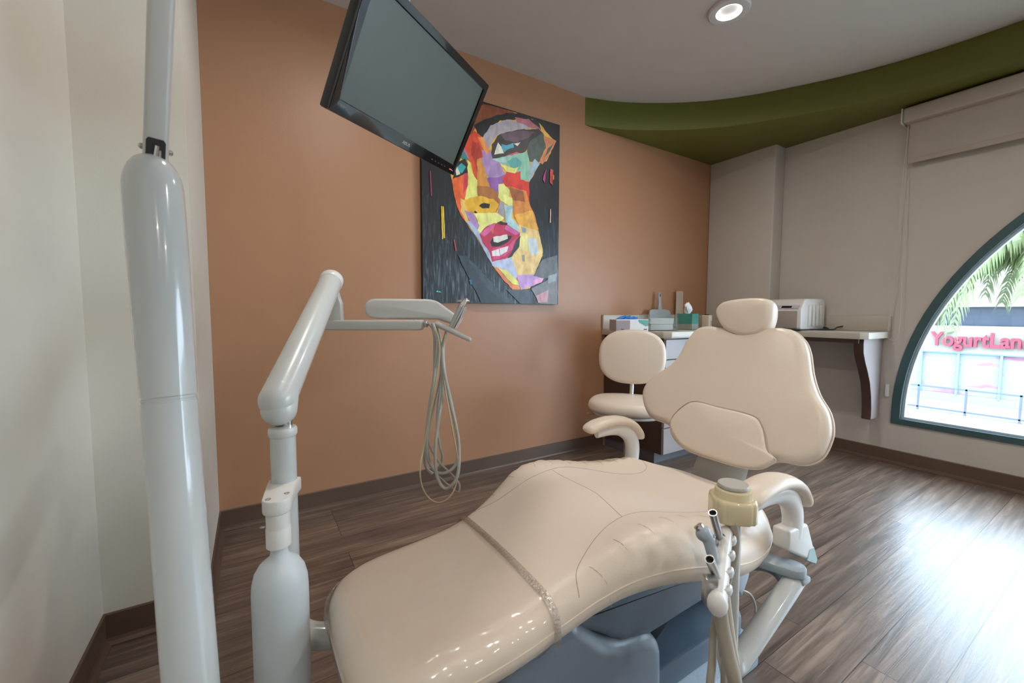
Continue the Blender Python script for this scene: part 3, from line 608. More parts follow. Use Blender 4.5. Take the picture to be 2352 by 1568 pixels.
# grey scoop standing against the wall
sc = thing('hand_scoop', (2.95, 2.36, CT), 'light grey plastic scoop with hanging hole in its handle, leaning behind the gauze', 'scoop')
sx = lambda u, v, w: Vector((u, 2.372-.02*(1.24-v)/.3-w, v))
obj('blade', prism([(2.83, .945), (3.09, .945), (3.10, 1.06), (3.085, 1.088), (3.03, 1.097), (2.86, 1.097), (2.835, 1.088), (2.825, 1.06)], sx, 0, .012, .004, 2), M_pgrey, sc)
obj('handle', prism([(2.935, 1.09), (2.985, 1.09), (2.975, 1.15), (2.98, 1.22), (2.975, 1.24), (2.95, 1.24), (2.945, 1.22), (2.948, 1.15)], sx, 0, .014, .004, 2), M_pgrey, sc)
obj('hanging_hole', prism([(2.957, 1.205), (2.968, 1.205), (2.968, 1.23), (2.957, 1.23)], sx, .0142, .0148), M_dark, sc, smooth=False)
# tissue box
c0 = Vector((2.8119, 1.9794, 0.9567)); c0.z = CT
MT = rotz(c0, math.radians(12))
tb = thing('tissue_box', c0, 'square teal and green tissue box with a white tissue pulled up', 'tissue box')
o = obj('carton', B((-.058, -.058, 0), (.058, .058, .122), .002, 1, MT), [M_tissue], tb)
bm = BM(); box(bm, (-.0586, -.0586, .003), (.0586, .0586, .045), .001, 1, MT); obj('pale_band', bm, mat('taupe_print', (.24, .26, .23), .5, var=.2, vscale=14), tb)
bm = BM(); N = 14; rows = []
for i in range(7):
    t_ = i/6; r = .018+.028*math.sin(t_*2.2)*(1-t_*.35)
    rows.append([bm.verts.new(MT @ Vector((r*math.cos(6.28*k/N)*(1+.35*math.sin(3*6.28*k/N+i))+.012*t_*math.sin(4*t_), r*.6*math.sin(6.28*k/N)*(1+.3*math.cos(2*6.28*k/N+i)), .118+.078*t_+.012*math.sin(6.28*k*2/N)*t_))) for k in range(N)])
for i in range(6):
    for k in range(N): bm.faces.new((rows[i][k], rows[i][(k+1) % N], rows[i+1][(k+1) % N], rows[i+1][k]))
obj('tissue', bm, M_paper, tb)
# narrow pale card and small dispenser
obj('display_card', prism([(3.205, .942), (3.30, .942), (3.295, 1.255), (3.288, 1.262), (3.215, 1.262), (3.208, 1.255)], lambda u, v, w: Vector((u, 2.384-w, v)), 0, .012, .002, 1), M_beige, label='tall narrow pale beige holder standing behind the tissue box', cat='holder')
c0 = Vector((3.0742, 1.9924, 0.9558)); c0.z = CT
dp = thing('cup_dispenser', c0, 'small beige upright dispenser on the worktop in the corner', 'dispenser')
MD = rotz(c0, math.radians(10))
obj('body', B((-.031, -.03, 0), (.031, .03, .112), .008, 3, MD), M_beige, dp)
obj('slot', B((.005, -.0312, .03), (.011, -.0302, .068), 0, 1, MD), M_dark, dp)
obj('lid', B((-.012, -.015, .112), (.012, .015, .118), .003, 2, MD), M_blackr, dp)
# tabletop printer-like unit
pr = thing('tabletop_unit', (3.61, 1.60, CT), 'white tabletop machine with ribbed side and small dark display on the worktop', 'machine')
prof = [(3.44, CT+.002), (3.80, CT+.002), (3.815, CT+.02), (3.815, CT+.20), (3.80, CT+.232), (3.775, CT+.24), (3.50, CT+.236), (3.475, CT+.228), (3.455, CT+.19), (3.425, CT+.16), (3.425, CT+.02)]
obj('housing', prism(prof, lambda u, v, w: Vector((u, w, v)), 1.475, 1.745, .012, 3), M_plw, pr)
bm = BM()
for k in range(4): box(bm, (3.53+.06*k, 1.463, CT+.03), (3.567+.06*k, 1.478, CT+.19), .006, 2)
obj('side_rib', bm, M_plw, pr)
obj('recess_shade_panel', B((3.418, 1.50, CT+.015), (3.43, 1.72, CT+.145), .006, 2), mat('recess_shade_beige', (.36, .31, .27), .5), pr)  # darker panel on the front, painting the shade inside the opening
obj('base_pad', B((3.41, 1.47, CT), (3.82, 1.75, CT+.008), .002, 1), M_blackr, pr)
SL = lambda u, v, w: Vector((3.4245+.030*v/.030-w, 1.745-u, CT+.160+v))
obj('control_panel', prism([(.02, .002), (.25, .002), (.25, .028), (.02, .028)], SL, -.002, .003), mat('lilac_panel', (.55, .53, .62), .35), pr, smooth=False)
obj('display', prism([(.13, .008), (.20, .008), (.20, .022), (.13, .022)], SL, .003, .0045), M_black, pr, smooth=False)
bm = BM(); sweep(bm, crom([(3.80, 1.478, CT+.02), (3.79, 1.44, CT+.012), (3.74, 1.43, CT+.008), (3.66, 1.46, CT+.006), (3.62, 1.42, CT+.006), (3.70, 1.37, CT+.008), (3.78, 1.38, CT+.02), (3.826, 1.36, CT+.03)], 6), .005, 8)
sweep(bm, crom([(3.80, 1.478, CT+.012), (3.70, 1.40, CT+.006), (3.60, 1.44, CT+.006), (3.57, 1.47, CT+.005)], 6), .004, 8)
obj('power_cable', bm, M_blackr, pr)
# ================================================================ painting
pa = thing('canvas_painting', (1.371, YO, 1.124), 'large portrait painting of a multicoloured face on a black ground', 'painting')
PX, PZ, PY = .868, 1.124, 2.374
M_cside = mat('canvas_edge', (.02, .018, .02), .8)
obj('stretcher', B((PX, PY+.002, PZ), (PX+1.007, YO-.002, PZ+1.247), .003, 1), M_cside, pa)
def paint_mat(name, c, dark=False):
    M = bpy.data.materials.new(name); M.use_nodes = True; n = M.node_tree; b = n.nodes['Principled BSDF']; L = n.links.new
    tc = n.nodes.new('ShaderNodeTexCoord'); mp = n.nodes.new('ShaderNodeMapping'); mp.inputs['Rotation'].default_value = (0, .5 if dark else .3, 0)
    mp.inputs['Scale'].default_value = (70, 1, 9) if dark else (22, 1, 12)
    L(tc.outputs['Object'], mp.inputs[0]); nz = n.nodes.new('ShaderNodeTexNoise'); nz.inputs['Scale'].default_value = 1; nz.inputs['Detail'].default_value = 5; nz.inputs['Distortion'].default_value = .5
    L(mp.outputs[0], nz.inputs[0]); cr = n.nodes.new('ShaderNodeValToRGB'); e = cr.color_ramp.elements
    c = [min(x*(1 if dark else 1.28), .92) for x in c]
    if dark:
        n2 = n.nodes.new('ShaderNodeSeparateXYZ'); L(tc.outputs['Object'], n2.inputs[0])
        mr = n.nodes.new('ShaderNodeMapRange'); mr.inputs[1].default_value = .1; mr.inputs[2].default_value = .75; mr.inputs[3].default_value = .15; mr.inputs[4].default_value = -.10; L(n2.outputs[2], mr.inputs[0])
        ad = n.nodes.new('ShaderNodeMath'); L(nz.outputs[0], ad.inputs[0]); L(mr.outputs[0], ad.inputs[1])
        e[0].position = .5; e[0].color = (*c, 1); e[1].position = .88; e[1].color = (.16, .21, .25, 1); k = e.new(.66); k.color = (.028, .042, .056, 1)
        L(ad.outputs[0], cr.inputs[0])
    else:
        e[0].position = .3; e[0].color = (*[x*.72 for x in c], 1); e[1].position = .7; e[1].color = (*[min(1, x*1.18+.01) for x in c], 1); L(nz.outputs[0], cr.inputs[0])
    L(cr.outputs[0], b.inputs['Base Color']); b.inputs['Roughness'].default_value = .45
    bp = n.nodes.new('ShaderNodeBump'); bp.inputs['Strength'].default_value = .4; bp.inputs['Distance'].default_value = .002; L(nz.outputs[0], bp.inputs['Height']); L(bp.outputs[0], b.inputs['Normal'])
    return M
bm = BM(); mats = [paint_mat('paint_black_ground', (.010, .010, .013), True)]; idx = {}
def flat(pts, y, mi):
    f = bm.faces.new([bm.verts.new((PX+u, y, PZ+v)) for u, v in pts]); f.material_index = mi
    f.normal_update()
    if f.normal.y > 0: f.normal_flip()
    f.normal_update()
    bmesh.ops.triangulate(bm, faces=[f], ngon_method='EAR_CLIP')
flat([(0, 0), (1.007, 0), (1.007, 1.247), (0, 1.247)], PY, 0)
for i, (c, pts) in enumerate(PAINT):
    if c not in idx: idx[c] = len(mats); mats.append(paint_mat('paint_%s' % c, hexc(c)))
    q = [(min(max(u, .001), 1.006), min(max(v, .001), 1.246)) for u, v in pts]
    cx_ = sum(u for u, v in q)/len(q); cy_ = sum(v for u, v in q)/len(q)
    if i: q = [(min(max(u+(u-cx_)/max(math.hypot(u-cx_, v-cy_), .001)*min(.004, .12*math.hypot(u-cx_, v-cy_)), .001), 1.006), min(max(v+(v-cy_)/max(math.hypot(u-cx_, v-cy_), .001)*min(.004, .12*math.hypot(u-cx_, v-cy_)), .001), 1.246)) for u, v in q]
    # ragged palette-knife edges
    o = []
    rag = .0035 if len(q) > 4 else .001
    for (x0, y0), (x1, y1) in zip(q, q[1:]+q[:1]):
        L_ = math.hypot(x1-x0, y1-y0); n = max(1, int(L_/.022))
        for k in range(n):
            t_ = k/n; j = random.uniform(-rag, rag) if L_ else 0
            o.append((min(max(x0+(x1-x0)*t_-(y1-y0)/max(L_, .001)*j, .001), 1.006), min(max(y0+(y1-y0)*t_+(x1-x0)/max(L_, .001)*j, .001), 1.246)))
    flat(o, PY-.0004-.00006*i, idx[c])
off = wloc(pa)
for v in bm.verts: v.co -= off
me = bpy.data.meshes.new('painted_canvas'); bm.to_mesh(me); bm.free()
for x in mats: me.materials.append(x)
o = bpy.data.objects.new('painted_canvas', me); COL.objects.link(o); o.parent = pa
# ================================================================ monitor
P0, P1, P2, P3 = Vector((.154, .990, 1.493)), Vector((.573, 1.280, 1.507)), Vector((.649, 1.175, 1.754)), Vector((.230, .884, 1.740))
ex = (P1-P0).normalized(); ey = (P3-P0); ey = (ey-ex*ey.dot(ex)).normalized(); en = ex.cross(ey)   # en points at the room
MW, MH = (P1-P0).length, .283
mf = lambda u, v, w: P0+ex*u+ey*v+en*w
mo = thing('wall_monitor', P0+ex*MW/2, 'black flat monitor hanging tilted from an overhead arm', 'monitor')
obj('housing', prism([(0, 0), (MW, 0), (MW, MH), (0, MH)], mf, -.028, -.004, .004, 2), M_blackr, mo)
def rframe(x0, y0, x1, y1, X0, Y0, X1, Y1, wa, wb, fr):
    bm = BM(); a = [(X0, Y0), (X1, Y0), (X1, Y1), (X0, Y1)]; b = [(x0, y0), (x1, y0), (x1, y1), (x0, y1)]
    q = [[bm.verts.new(fr(u, v, w)) for u, v in s] for w in (wa, wb) for s in (a, b)]
    for i in range(4):
        j = (i+1) % 4
        bm.faces.new((q[0][i], q[0][j], q[1][j], q[1][i])); bm.faces.new((q[2][i], q[3][i], q[3][j], q[2][j]))
        bm.faces.new((q[0][i], q[2][i], q[2][j], q[0][j])); bm.faces.new((q[1][i], q[1][j], q[3][j], q[3][i]))
    bmesh.ops.recalc_face_normals(bm, faces=bm.faces); bmesh.ops.bevel(bm, geom=list(bm.edges), offset=.0012, segments=2, affect='EDGES'); return bm
obj('bezel', rframe(.020, .030, MW-.020, MH-.019, 0, 0, MW, MH, -.004, .004, mf), M_black, mo)
obj('screen', prism([(.0205, .0305), (MW-.0205, .0305), (MW-.0205, MH-.0195), (.0205, MH-.0195)], mf, -.003, .0004), M_screen, mo, smooth=False)
text('maker_lettering', 'ASUS', .0115, mf(MW*.50, .015, .0043), ex, ey, M_ltext, mo, .0002, .030)
text('port_lettering', 'HDMI', .0075, mf(.030, .019, .0043), ex, ey, mat('dim_lettering', (.25, .25, .25), .4), mo, .0002, .026)
for k in range(5):
    obj('button', prism([(0, 0), (.007, 0), (.007, .0022), (0, .0022)], lambda u, v, w, k=k: mf(MW-.135+.017*k+u, .011+v, w), .004, .0046), M_steel if k == 9 else mat('button_grey', (.08, .08, .08), .4), mo, smooth=False)
obj('power_light', prism([(0, 0), (.014, 0), (.014, .0022), (0, .0022)], lambda u, v, w: mf(MW-.036+u, .011+v, w), .004, .0046), emis('power_led', (1, .12, .04), 1.2), mo, smooth=False)
obj('power_light', prism([(0, 0), (.004, 0), (.004, .0022), (0, .0022)], lambda u, v, w: mf(MW-.020+u, .010+v, w), .004, .0047), emis('power_led_blue', (.05, .1, 1), 1.5), mo, smooth=False)
c = mf(MW/2, MH/2, -.028)
obj('mount_plate', prism([(-.05, -.05), (.05, -.05), (.05, .05), (-.05, .05)], lambda u, v, w: mf(MW/2+u, MH/2+v, w), -.045, -.028, .003, 1), M_blackr, mo)
d = mf(MW/2, MH/2, -.06)
bm = BM(); sweep(bm, [mf(MW/2, MH/2, -.045), d, d+Vector((0, 0, .05)), (d.x, d.y, ZC-.012)], .016, 14); obj('mount_arm', bm, M_plastic, mo)
obj('ceiling_flange', Lb([(.05, 0), (.05, .010), (.0, .011)], (d.x, d.y, ZC-.012)), M_plastic, mo)
# ================================================================ stool
sb = Vector((1.9381, 1.7522, 0.2881)); sb.z = 0
sf = Vector((-sb.x, -sb.y, 0)).normalized(); sf = (Matrix.Rotation(math.radians(-6), 3, 'Z') @ sf); sr = Vector((-sf.y, sf.x, 0))  # facing the camera
st = thing('rolling_stool', sb, 'cream leather stool with rounded backrest and chrome post beside the cabinet', 'stool')
P = lambda r, f_, z: sb+sr*r+sf*f_+Vector((0, 0, z))
def sup(w, h, n=3., N=28, dy=0):
    return [(w*math.copysign(abs(math.cos(2*math.pi*k/N))**(2/n), math.cos(2*math.pi*k/N)), dy+h*math.copysign(abs(math.sin(2*math.pi*k/N))**(2/n), math.sin(2*math.pi*k/N))) for k in range(N)]
bt = (Vector((0, 0, 1))*.985-sf*.17).normalized(); bn = sr.cross(bt)
bn = bn if bn.dot(sf) > 0 else -bn
obj('backrest', pillow(sup(.206, .172, 2.5), P(0, -.12, .790), sr, bt, bn, .03, .035, .012, 2, .03), M_leather, st)
obj('seat', pillow(sup(.235, .205, 2.4), P(0, .03, .505), sr, sf, Vector((0, 0, 1)), .045, .03, .012, 2, .04), M_leather, st)
obj('seat_pan', pillow(sup(.205, .175, 2.4), P(0, .03, .468), sr, sf, Vector((0, 0, 1)), .006, .014, .0, 2, .02), M_plw, st)
obj('back_post', T([P(0, -.155, .80), P(0, -.165, .66), P(0, -.155, .55), P(0, -.11, .465), P(0, -.03, .455)], .0135, 8, 12, flat=1.), M_chrome, st)
bm = BM(); lathe(bm, [(.026, 0), (.026, .30), (.021, .305), (.021, .42), (.03, .42), (.03, .452)], P(0, 0, .10)); obj('gas_column', bm, M_chrome, st)
for s, z in ((-1, .45), (-1.05, .405)):
    q = P(s*.02, .0, z); e = P(s*.235, .03, z-.012)
    bm = BM(); sweep(bm, [q, q.lerp(e, .6)], .006, 8); capsule(bm, q.lerp(e, .6), e, .013, .016, 10, .35); obj('lever', bm, M_steel, st)
bm = BM(); lathe(bm, [(.0, .045), (.04, .045), (.05, .055), (.035, .085), (.03, .11)], P(0, 0, 0)); obj('base_hub', bm, M_blackr, st)
for k in range(5):
    an = math.radians(72*k+20); dr = sr*math.cos(an)+sf*math.sin(an); q = P(0, 0, .075)
    lg = obj('base_leg', (lambda bm: sweep(bm, [q+dr*.03, q+dr*.16-Vector((0, 0, .006)), q+dr*.255-Vector((0, 0, .018))], [.026, .022, .016], 10, .6, (0, 0, 1)))(BM()), M_blackr, st)
    cpos = q+dr*.25; ax = dr.cross(Vector((0, 0, 1)))
    bm = BM()
    for s in (-1, 1): lathe(bm, [(.008, -.008), (.022, -.007), (.024, 0), (.022, .007), (.008, .008)], Vector((cpos.x, cpos.y, .0245))+ax*.014*s, ax, 16)
    obj('castor', bm, M_blackr, lg)
# ================================================================ dental chair (long axis along x, centre line y = .85)
YC = .85
ch = thing('dental_chair', (.85, YC, 0), 'cream leather dental treatment chair with raised legrest and tall winged backrest', 'dental chair')
half = [(0.121, 0), (.123, .09), (.133, .14), (.155, .18), (.192, .205), (.24, .219), (.30, .224), (.40, .226), (.49, .228), (.57, .240), (.65, .262), (.73, .290), (.80, .312), (.88, .328), (.97, .335), (1.06, .328), (1.15, .308), (1.23, .27), (1.30, .21), (1.345, .14), (1.362, .07), (1.366, 0)]
PZT = [(.10, .392), (.30, .405), (.42, .415), (.50, .430), (.57, .458), (.64, .486), (.70, .502), (.77, .508), (.84, .500), (.92, .480), (1.0, .462), (1.08, .450), (1.2, .446), (1.40, .446)]
def pz(x):   # smoothed piping height
    return sum(lerp_tab(PZT, x+d)*w for d, w in ((-.05, .2), (-.02, .2), (0, .2), (.02, .2), (.05, .2)))
out = half+[(x, -w) for x, w in reversed(half[1:-1])]
O = crom([(x, w, 0) for x, w in out], 9, True); NO = len(O)
def spine(p): return Vector((min(max(p.x, .33), 1.05), 0, 0))
def bump(x, y, n):
    s = abs(y); z = 0
    # side bolsters rising beside the thighs, shallow dish between them
    k = max(0, min(1, (x-.58)/.14))*max(0, min(1, (1.36-x)/.16)); k = k*k*(3-2*k)
    z += k*.022*math.exp(-((s-.235)/.06)**2)
    k2 = max(0, min(1, (x-.85)/.2))*max(0, min(1, (1.4-x)/.2)); z -= k2*.012*math.exp(-(s/.12)**2)
    z += k*.0016*math.exp(-((s-.255)/.05)**2)*(math.sin(x*95+s*25)+.7*math.sin(x*161-s*40+1))
    return z
def seat_rows():
    rows = []
    for ins, dz in ((.045, -.050), (.020, -.046), (.008, -.034), (.001, -.018), (-.002, -.006), (.0, 0)): rows.append((ins, dz, False))
    for k in range(1, 8):
        th = math.pi/2*k/7; rows.append((.058*(1-math.cos(th)), .047*math.sin(th), False))
    return rows
bm = BM(); rings = []
def sring(ins, dz, f=1.):
    vs = []
    for o in O:
        c = spine(o); d = o-c; l = d.length
        q = c+d*max((l-ins)/l, 0)*f
        w = abs(q.y)
        z = pz(q.x)+dz
        if dz > 0: z += bump(q.x, q.y, 0)*min(1, dz/.04)
        vs.append(bm.verts.new((q.x, YC+q.y, z)))
    return vs
rings = [sring(.045, -.050, .4)]
for ins, dz, _ in seat_rows(): rings.append(sring(ins, dz))
for f in (.93, .85, .76, .66, .55, .43, .3, .16, .0): rings.append(sring(.058, .047+.006*(1-f*f), f))
NF = {}
for i in range(len(rings)-1):
    for k in range(NO):
        k2 = (k+1) % NO; f = bm.faces.new((rings[i][k], rings[i][k2], rings[i+1][k2], rings[i+1][k])); f.material_index = 0
bm.faces.new(rings[0][::-1])
bmesh.ops.remove_doubles(bm, verts=bm.verts, dist=.0004)
bmesh.ops.recalc_face_normals(bm, faces=bm.faces)
tree = BVHTree.FromBMesh(bm)
cov = bm.copy()
obj('seat_cushion', bm, M_leather, ch, auto=70)
def top(x, y, dz=0.):
    h = tree.ray_cast(Vector((x, y, 1)), Vector((0, 0, -1))); return Vector((x, y, (h[0].z if h[0] else .45)+dz))
def side(x, s, dz, off=.001):   # point on the rim, s = -1 near camera, +1 far
    w = lerp_tab(half, x) if x < .1 else max(b for a, b in [(x, lerp_tab(half, x))]); return Vector((x, YC+s*(w+off), pz(x)+dz))
# piping all round
P_ = [Vector((o.x+(o-spine(o)).normalized().x*.001, YC+o.y+(o-spine(o)).normalized().y*.001, pz(o.x))) for o in O]
bm = BM(); sweep(bm, P_+[P_[0]], .0020, 6, caps=False); obj('piping', bm, M_leather, ch)
def seam(pts, name='seam', r=.0010, cast=True):
    bm = BM(); q = crom([(x, y, 0) for x, y in pts], 8)
    sweep(bm, [top(p.x, p.y, -.0002) for p in q], r, 5); return obj(name, bm, M_crease, ch)
seam([(.52, 1.075), (.565, 1.035), (.64, 1.022), (.75, 1.028), (.86, 1.042), (.96, 1.035), (1.06, 1.005), (1.15, .985), (1.22, 1.01), (1.25, 1.07)])
seam([(.555, .622), (.575, .655), (.62, .675), (.70, .695), (.80, .705), (.92, .695), (1.02, .672), (1.10, .64), (1.14, .60)])
seam([(.80, 1.03), (.81, .95), (.81, .85), (.79, .78), (.765, .705)])
# radial gathers on the bolsters, crease shade put in as darker leather
bm = BM()
for s in (-1, 1):
    for k in range(9):
        x = .60+.075*k; yy = .19 if s < 0 else .195
        a0 = Vector((x, YC+s*(yy+.01), 0)); b0 = Vector((x+random.uniform(-.02, .02)+.012, YC+s*(yy+random.uniform(.04, .08)), 0))
        sweep(bm, [top(*(a0.lerp(b0, t/5)).xy, -.0007) for t in range(6)], [.0006, .0014, .0015, .0013, .0009, .0003], 5)
obj('shaded_creases', bm, mat('fold_shade_leather', (.52, .43, .355), .5), ch)
# clear vinyl foot cover
for f in [f for f in cov.faces if f.calc_center_median().x > .502 or f.calc_center_median().z < pz(f.calc_center_median().x)-.04]: cov.faces.remove(f)
bmesh.ops.delete(cov, geom=[v for v in cov.verts if not v.link_faces], context='VERTS')
for v in cov.verts:
    d = Vector((v.co.x-min(max(v.co.x, .33), 1), v.co.y-YC, (v.co.z-.42)*2)).normalized()
    wr = .0022*math.sin(v.co.x*85+v.co.y*30)*max(0, min(1, (.71-v.co.y)/.06)); v.co += d*(.0030+wr)
vc = obj('vinyl_foot_cover', cov, M_cover, ch, auto=80); tag(vc, 'clear glossy vinyl cover over the legrest')
sec = []
def section(x, off):
    pts = []
    for s in (-1, 1):
        w = lerp_tab(half, x); q = []
        for ins, dz in [(0.0, -.038), (-.002, -.018), (0, 0)]+[(.058*(1-math.cos(math.pi/2*k/7)), .047*math.sin(math.pi/2*k/7)) for k in range(1, 8)]:
            q.append(Vector((x, YC+s*(w-ins+off), pz(x)+dz+off)))
        pts.append(q)
    mid = [top(x, YC-.15+.3*k/10, off) for k in range(11)]
    return pts[0]+mid+pts[1][::-1]
A_, B_ = section(.488, .004), section(.503, .004)
def band(A_, B_, d=.002):
    bm = BM(); q = [[bm.verts.new(p+Vector((0, 0, h))) for p in s] for s in (A_, B_) for h in (0, d)]
    for i in range(len(A_)-1):
        for a, b in ((0, 1), (1, 3), (3, 2), (2, 0)): bm.faces.new((q[a][i], q[a][i+1], q[b][i+1], q[b][i]))
    return bm
obj('cover_hem', band(A_, B_), M_band, vc)
bm = BM(); h0 = [p for p in P_ if p.x < .22]; h0 = sorted([p for p in h0 if p.y > YC+.02], key=lambda p: p.y)
sweep(bm, [p+Vector((-.004, .002, .006)) for p in h0], [.005*min(1, .15+min(i, len(h0)-1-i)/6) for i in range(len(h0))], 10, 1.7, (0, 0, 1)); obj('cover_hem', bm, M_band, vc)
# backrest
ub = Vector((math.sin(math.radians(27)), 0, math.cos(math.radians(27)))); nb = Vector((-ub.z, 0, ub.x)); eb = Vector((0, -1, 0)); pb = Vector((1.37, .87, .55))
bf = lambda u, v, w: pb+eb*u+ub*v+nb*w
back = obj('backrest', pillow(BACK, pb-nb*.006, eb, ub, nb, .036, .035, .008, 4, .035), M_leather, ch, auto=75)
rim = [bf(p.x*1.006, .27+(p.y-.27)*1.004, -.010) for p in crom([(x, y, 0) for x, y in BACK], 5, True)]
bm = BM(); sweep(bm, rim+[rim[0]], .003, 6, caps=False); obj('piping', bm, M_leather, back)
LUM2 = [(.022+(u-.022)*.985, .085+(v-.085)*.985) for u, v in LUM]
lum = obj('lumbar_pad', pillow(LUM2, pb+nb*.024, eb, ub, nb, .018, .012, .008, 4, .014), M_leather, back, auto=75)
lr = [bf(p.x, p.y, .036) for p in crom([(u, v, 0) for u, v in LUM2[0:11]], 6)]
bm = BM(); sweep(bm, lr, .0016, 5); obj('seam', bm, M_crease, back)
hp = pillow([(u, v-.55) for u, v in HEAD], pb+ub*.55+nb*.01, eb, (ub*.97+nb*.24).normalized(), (nb*.97-ub*.24).normalized(), .040, .045, .007, 4, .024)
hr = obj('headrest', hp, M_leather, ch, auto=75)
tb2 = (ub*.97+nb*.24).normalized()
bm = BM(); box(bm, (-.045, -.012, 0), (.045, .012, .16)); mm = Matrix((eb, nb, ub)).transposed().to_4x4(); mm.translation = bf(-.02, .44, -.045)
for v in bm.verts: v.co = mm @ v.co
obj('headrest_bar', bm, M_chrome, ch)
bm = prism([(-.12, .05), (.12, .05), (.22, .17), (.20, .42), (.10, .46), (-.10, .46), (-.20, .42), (-.22, .17)], lambda u, v, w: bf(u, v, w), -.085, -.055, .012, 3); obj('back_shell', bm, M_shellw, back)
# bracket joining seat and back
sf2 = lambda u, v, w: Vector((v, u, w))
bm = BM()
sweep(bm, [(1.10, .86, .36), (1.28, .86, .375), (1.40, .86, .43), (1.455, .86, .53), (1.50, .86, .64)], [.11, .11, .10, .095, .08], 24, .18, (0, 0, 1)); obj('back_bracket', bm, M_shellw, ch)
# armrests
def armrest(y, s, foot, dx):
    t = obj('armrest', (lambda bm: sweep(bm, crom([(dx+a_, y, b_) for a_, b_ in ((1.005, .625), (1.02, .637), (1.06, .648), (1.13, .652), (1.19, .642), (1.235, .622), (1.265, .593), (1.277, .570), (1.280, .560))], 5),
        [.004+.034*min(1, math.sqrt(max(0, 1-((i/40*2-1))**6)))*(1-.10*i/40) for i in range(41)], 18, .50, (0, 0, 1)))(BM()), M_leather, ch, auto=75)
    st_ = crom([(dx+a_, y, b_) for a_, b_ in ((1.05, .614), (1.12, .620), (1.18, .614), (1.222, .588), (1.243, .55), (1.247, .52), (1.246, .50), (1.244, .485))], 5); n = len(st_)
    R = [.020+.016*min(1, i/12) for i in range(n)]
    bm = BM(); sweep(bm, st_, R, 16, .9, (1, 0, 0))
    # squash across so the upright is a blade
    for v in bm.verts: v.co.y = y+(v.co.y-y)*.62
    obj('armrest_post', bm, M_plw, t)
    if foot:
        bm = prism([(1.122, .520), (1.222, .512), (1.283, .397), (1.276, .386), (1.122, .470)], lambda u, v, w: Vector((u, w, v)), y-.021, y+.021, .007, 3); obj('post_foot', bm, M_plw, t)
        bm = prism([(1.235, .440), (1.260, .440), (1.285, .396), (1.277, .385), (1.22, .413)], lambda u, v, w: Vector((u, w, v)), y-.022, y+.022, .002, 1); obj('foot_tip', bm, mat('aqua_plastic', (.33, .48, .50), .3), t)
armrest(.505, -1, True, -.065); armrest(1.13, 1, False, .03)
# under the seat: support pan, carriage, pump cover and base plate
obj('seat_pan', prism([(.42, .372), (.58, .405), (.80, .45), (.95, .425), (1.25, .395), (1.25, .37), (.6, .37)], lambda u, v, w: Vector((u, w, v)), .68, 1.02, .008, 2), M_bluegrey, ch)
car = [(.52, .40), (.575, .42), (.80, .44), (.98, .415), (1.18, .40), (1.24, .38), (1.24, .30), (1.10, .255), (.82, .248), (.72, .275), (.655, .325)]
bm = prism(car, lambda u, v, w: Vector((u, w, v)), .655, 1.04, .0)
obj('carriage_cover', prism(car, lambda u, v, w: Vector((u, w, v)), .655, 1.04, .028, 3), M_bluegrey, ch)
obj('screw', Lb([(.012, 0), (.012, .004), (0, .005)], (.93, .6545, .385), (0, -1, 0), 16), M_blackr, ch)
obj('rear_flap', prism([(1.20, .40), (1.36, .395), (1.372, .30), (1.368, .20), (1.325, .135), (1.27, .21), (1.20, .26)], lambda u, v, w: Vector((u, w, v)), .70, 1.0, .012, 3), M_bluelt, ch)
pump = [(.37, .04), (.37, .36), (.40, .395), (.58, .400), (.66, .318), (.72, .288), (.79, .281), (.845, .253), (.868, .21), (.875, .04)]
obj('pump_cover', prism(pump, lambda u, v, w: Vector((u, w, v)), .645, 1.05, .034, 4), mat('pump_cover_plastic', (.15, .18, .22), .24, bump=.15, bscale=500), ch)
obj('base_plate', prism([(.45, .61), (1.26, .61), (1.31, .66), (1.31, 1.04), (1.26, 1.10), (.45, 1.10), (.40, 1.04), (.40, .66)], lambda u, v, w: Vector((u, v, w)), 0, .055, .012, 3), mat('textured_base', (.36, .44, .52), .5, bump=.8, bscale=350), ch)
obj('base_block', prism([(.86, .665), (1.26, .665), (1.30, .70), (1.30, .98), (1.27, 1.01), (.86, 1.01)], lambda u, v, w: Vector((u, v, w)), .055, .13, .01, 2), M_bluegrey, ch)
obj('lift_arm', prism([(.80, .12), (.95, .12), (1.22, .28), (1.10, .30)], lambda u, v, w: Vector((u, w, v)), .74, .97, .01, 2), M_blackr, ch)
obj('floor_cable', T([(1.30, .72, .17), (1.35, .69, .15), (1.37, .68, .09), (1.35, .69, .03), (1.33, .70, .006)], .004, 8, 8), M_tube, ch)
obj('legrest_strut', B((.30, .655, .30), (.325, .672, .395), .003, 1), M_bluelt, ch)
# ================================================================ delivery unit on its post
du = thing('delivery_unit', (.065, 1.05, .25), 'grey-white dental delivery unit on a jointed arm with hanging handpiece hoses', 'dental unit')
px_, py_ = .054, 1.060
obj('post', Lb([(.0262, -.45), (.0262, 0)], (px_, py_, .795)), M_post, du)
obj('post_collar', Lb([(.026, -.004), (.0285, 0), (.0295, .003), (.0295, .013), (.027, .018), (0, .018)], (px_, py_, .785)), M_plastic, du)
obj('pivot_pin', Lb([(.010, 0), (.010, .035)], (px_+.010, py_+.004, .800)), M_chrome, du)
obj('elbow_pipe', T([(px_, py_, .36), (px_+.002, py_-.001, .345), (px_+.018, py_-.006, .318), (px_+.05, py_-.02, .300), (px_+.12, py_-.045, .290), (.36, .93, .28), (.46, .90, .27)], .029, 8, 20), M_post, du)
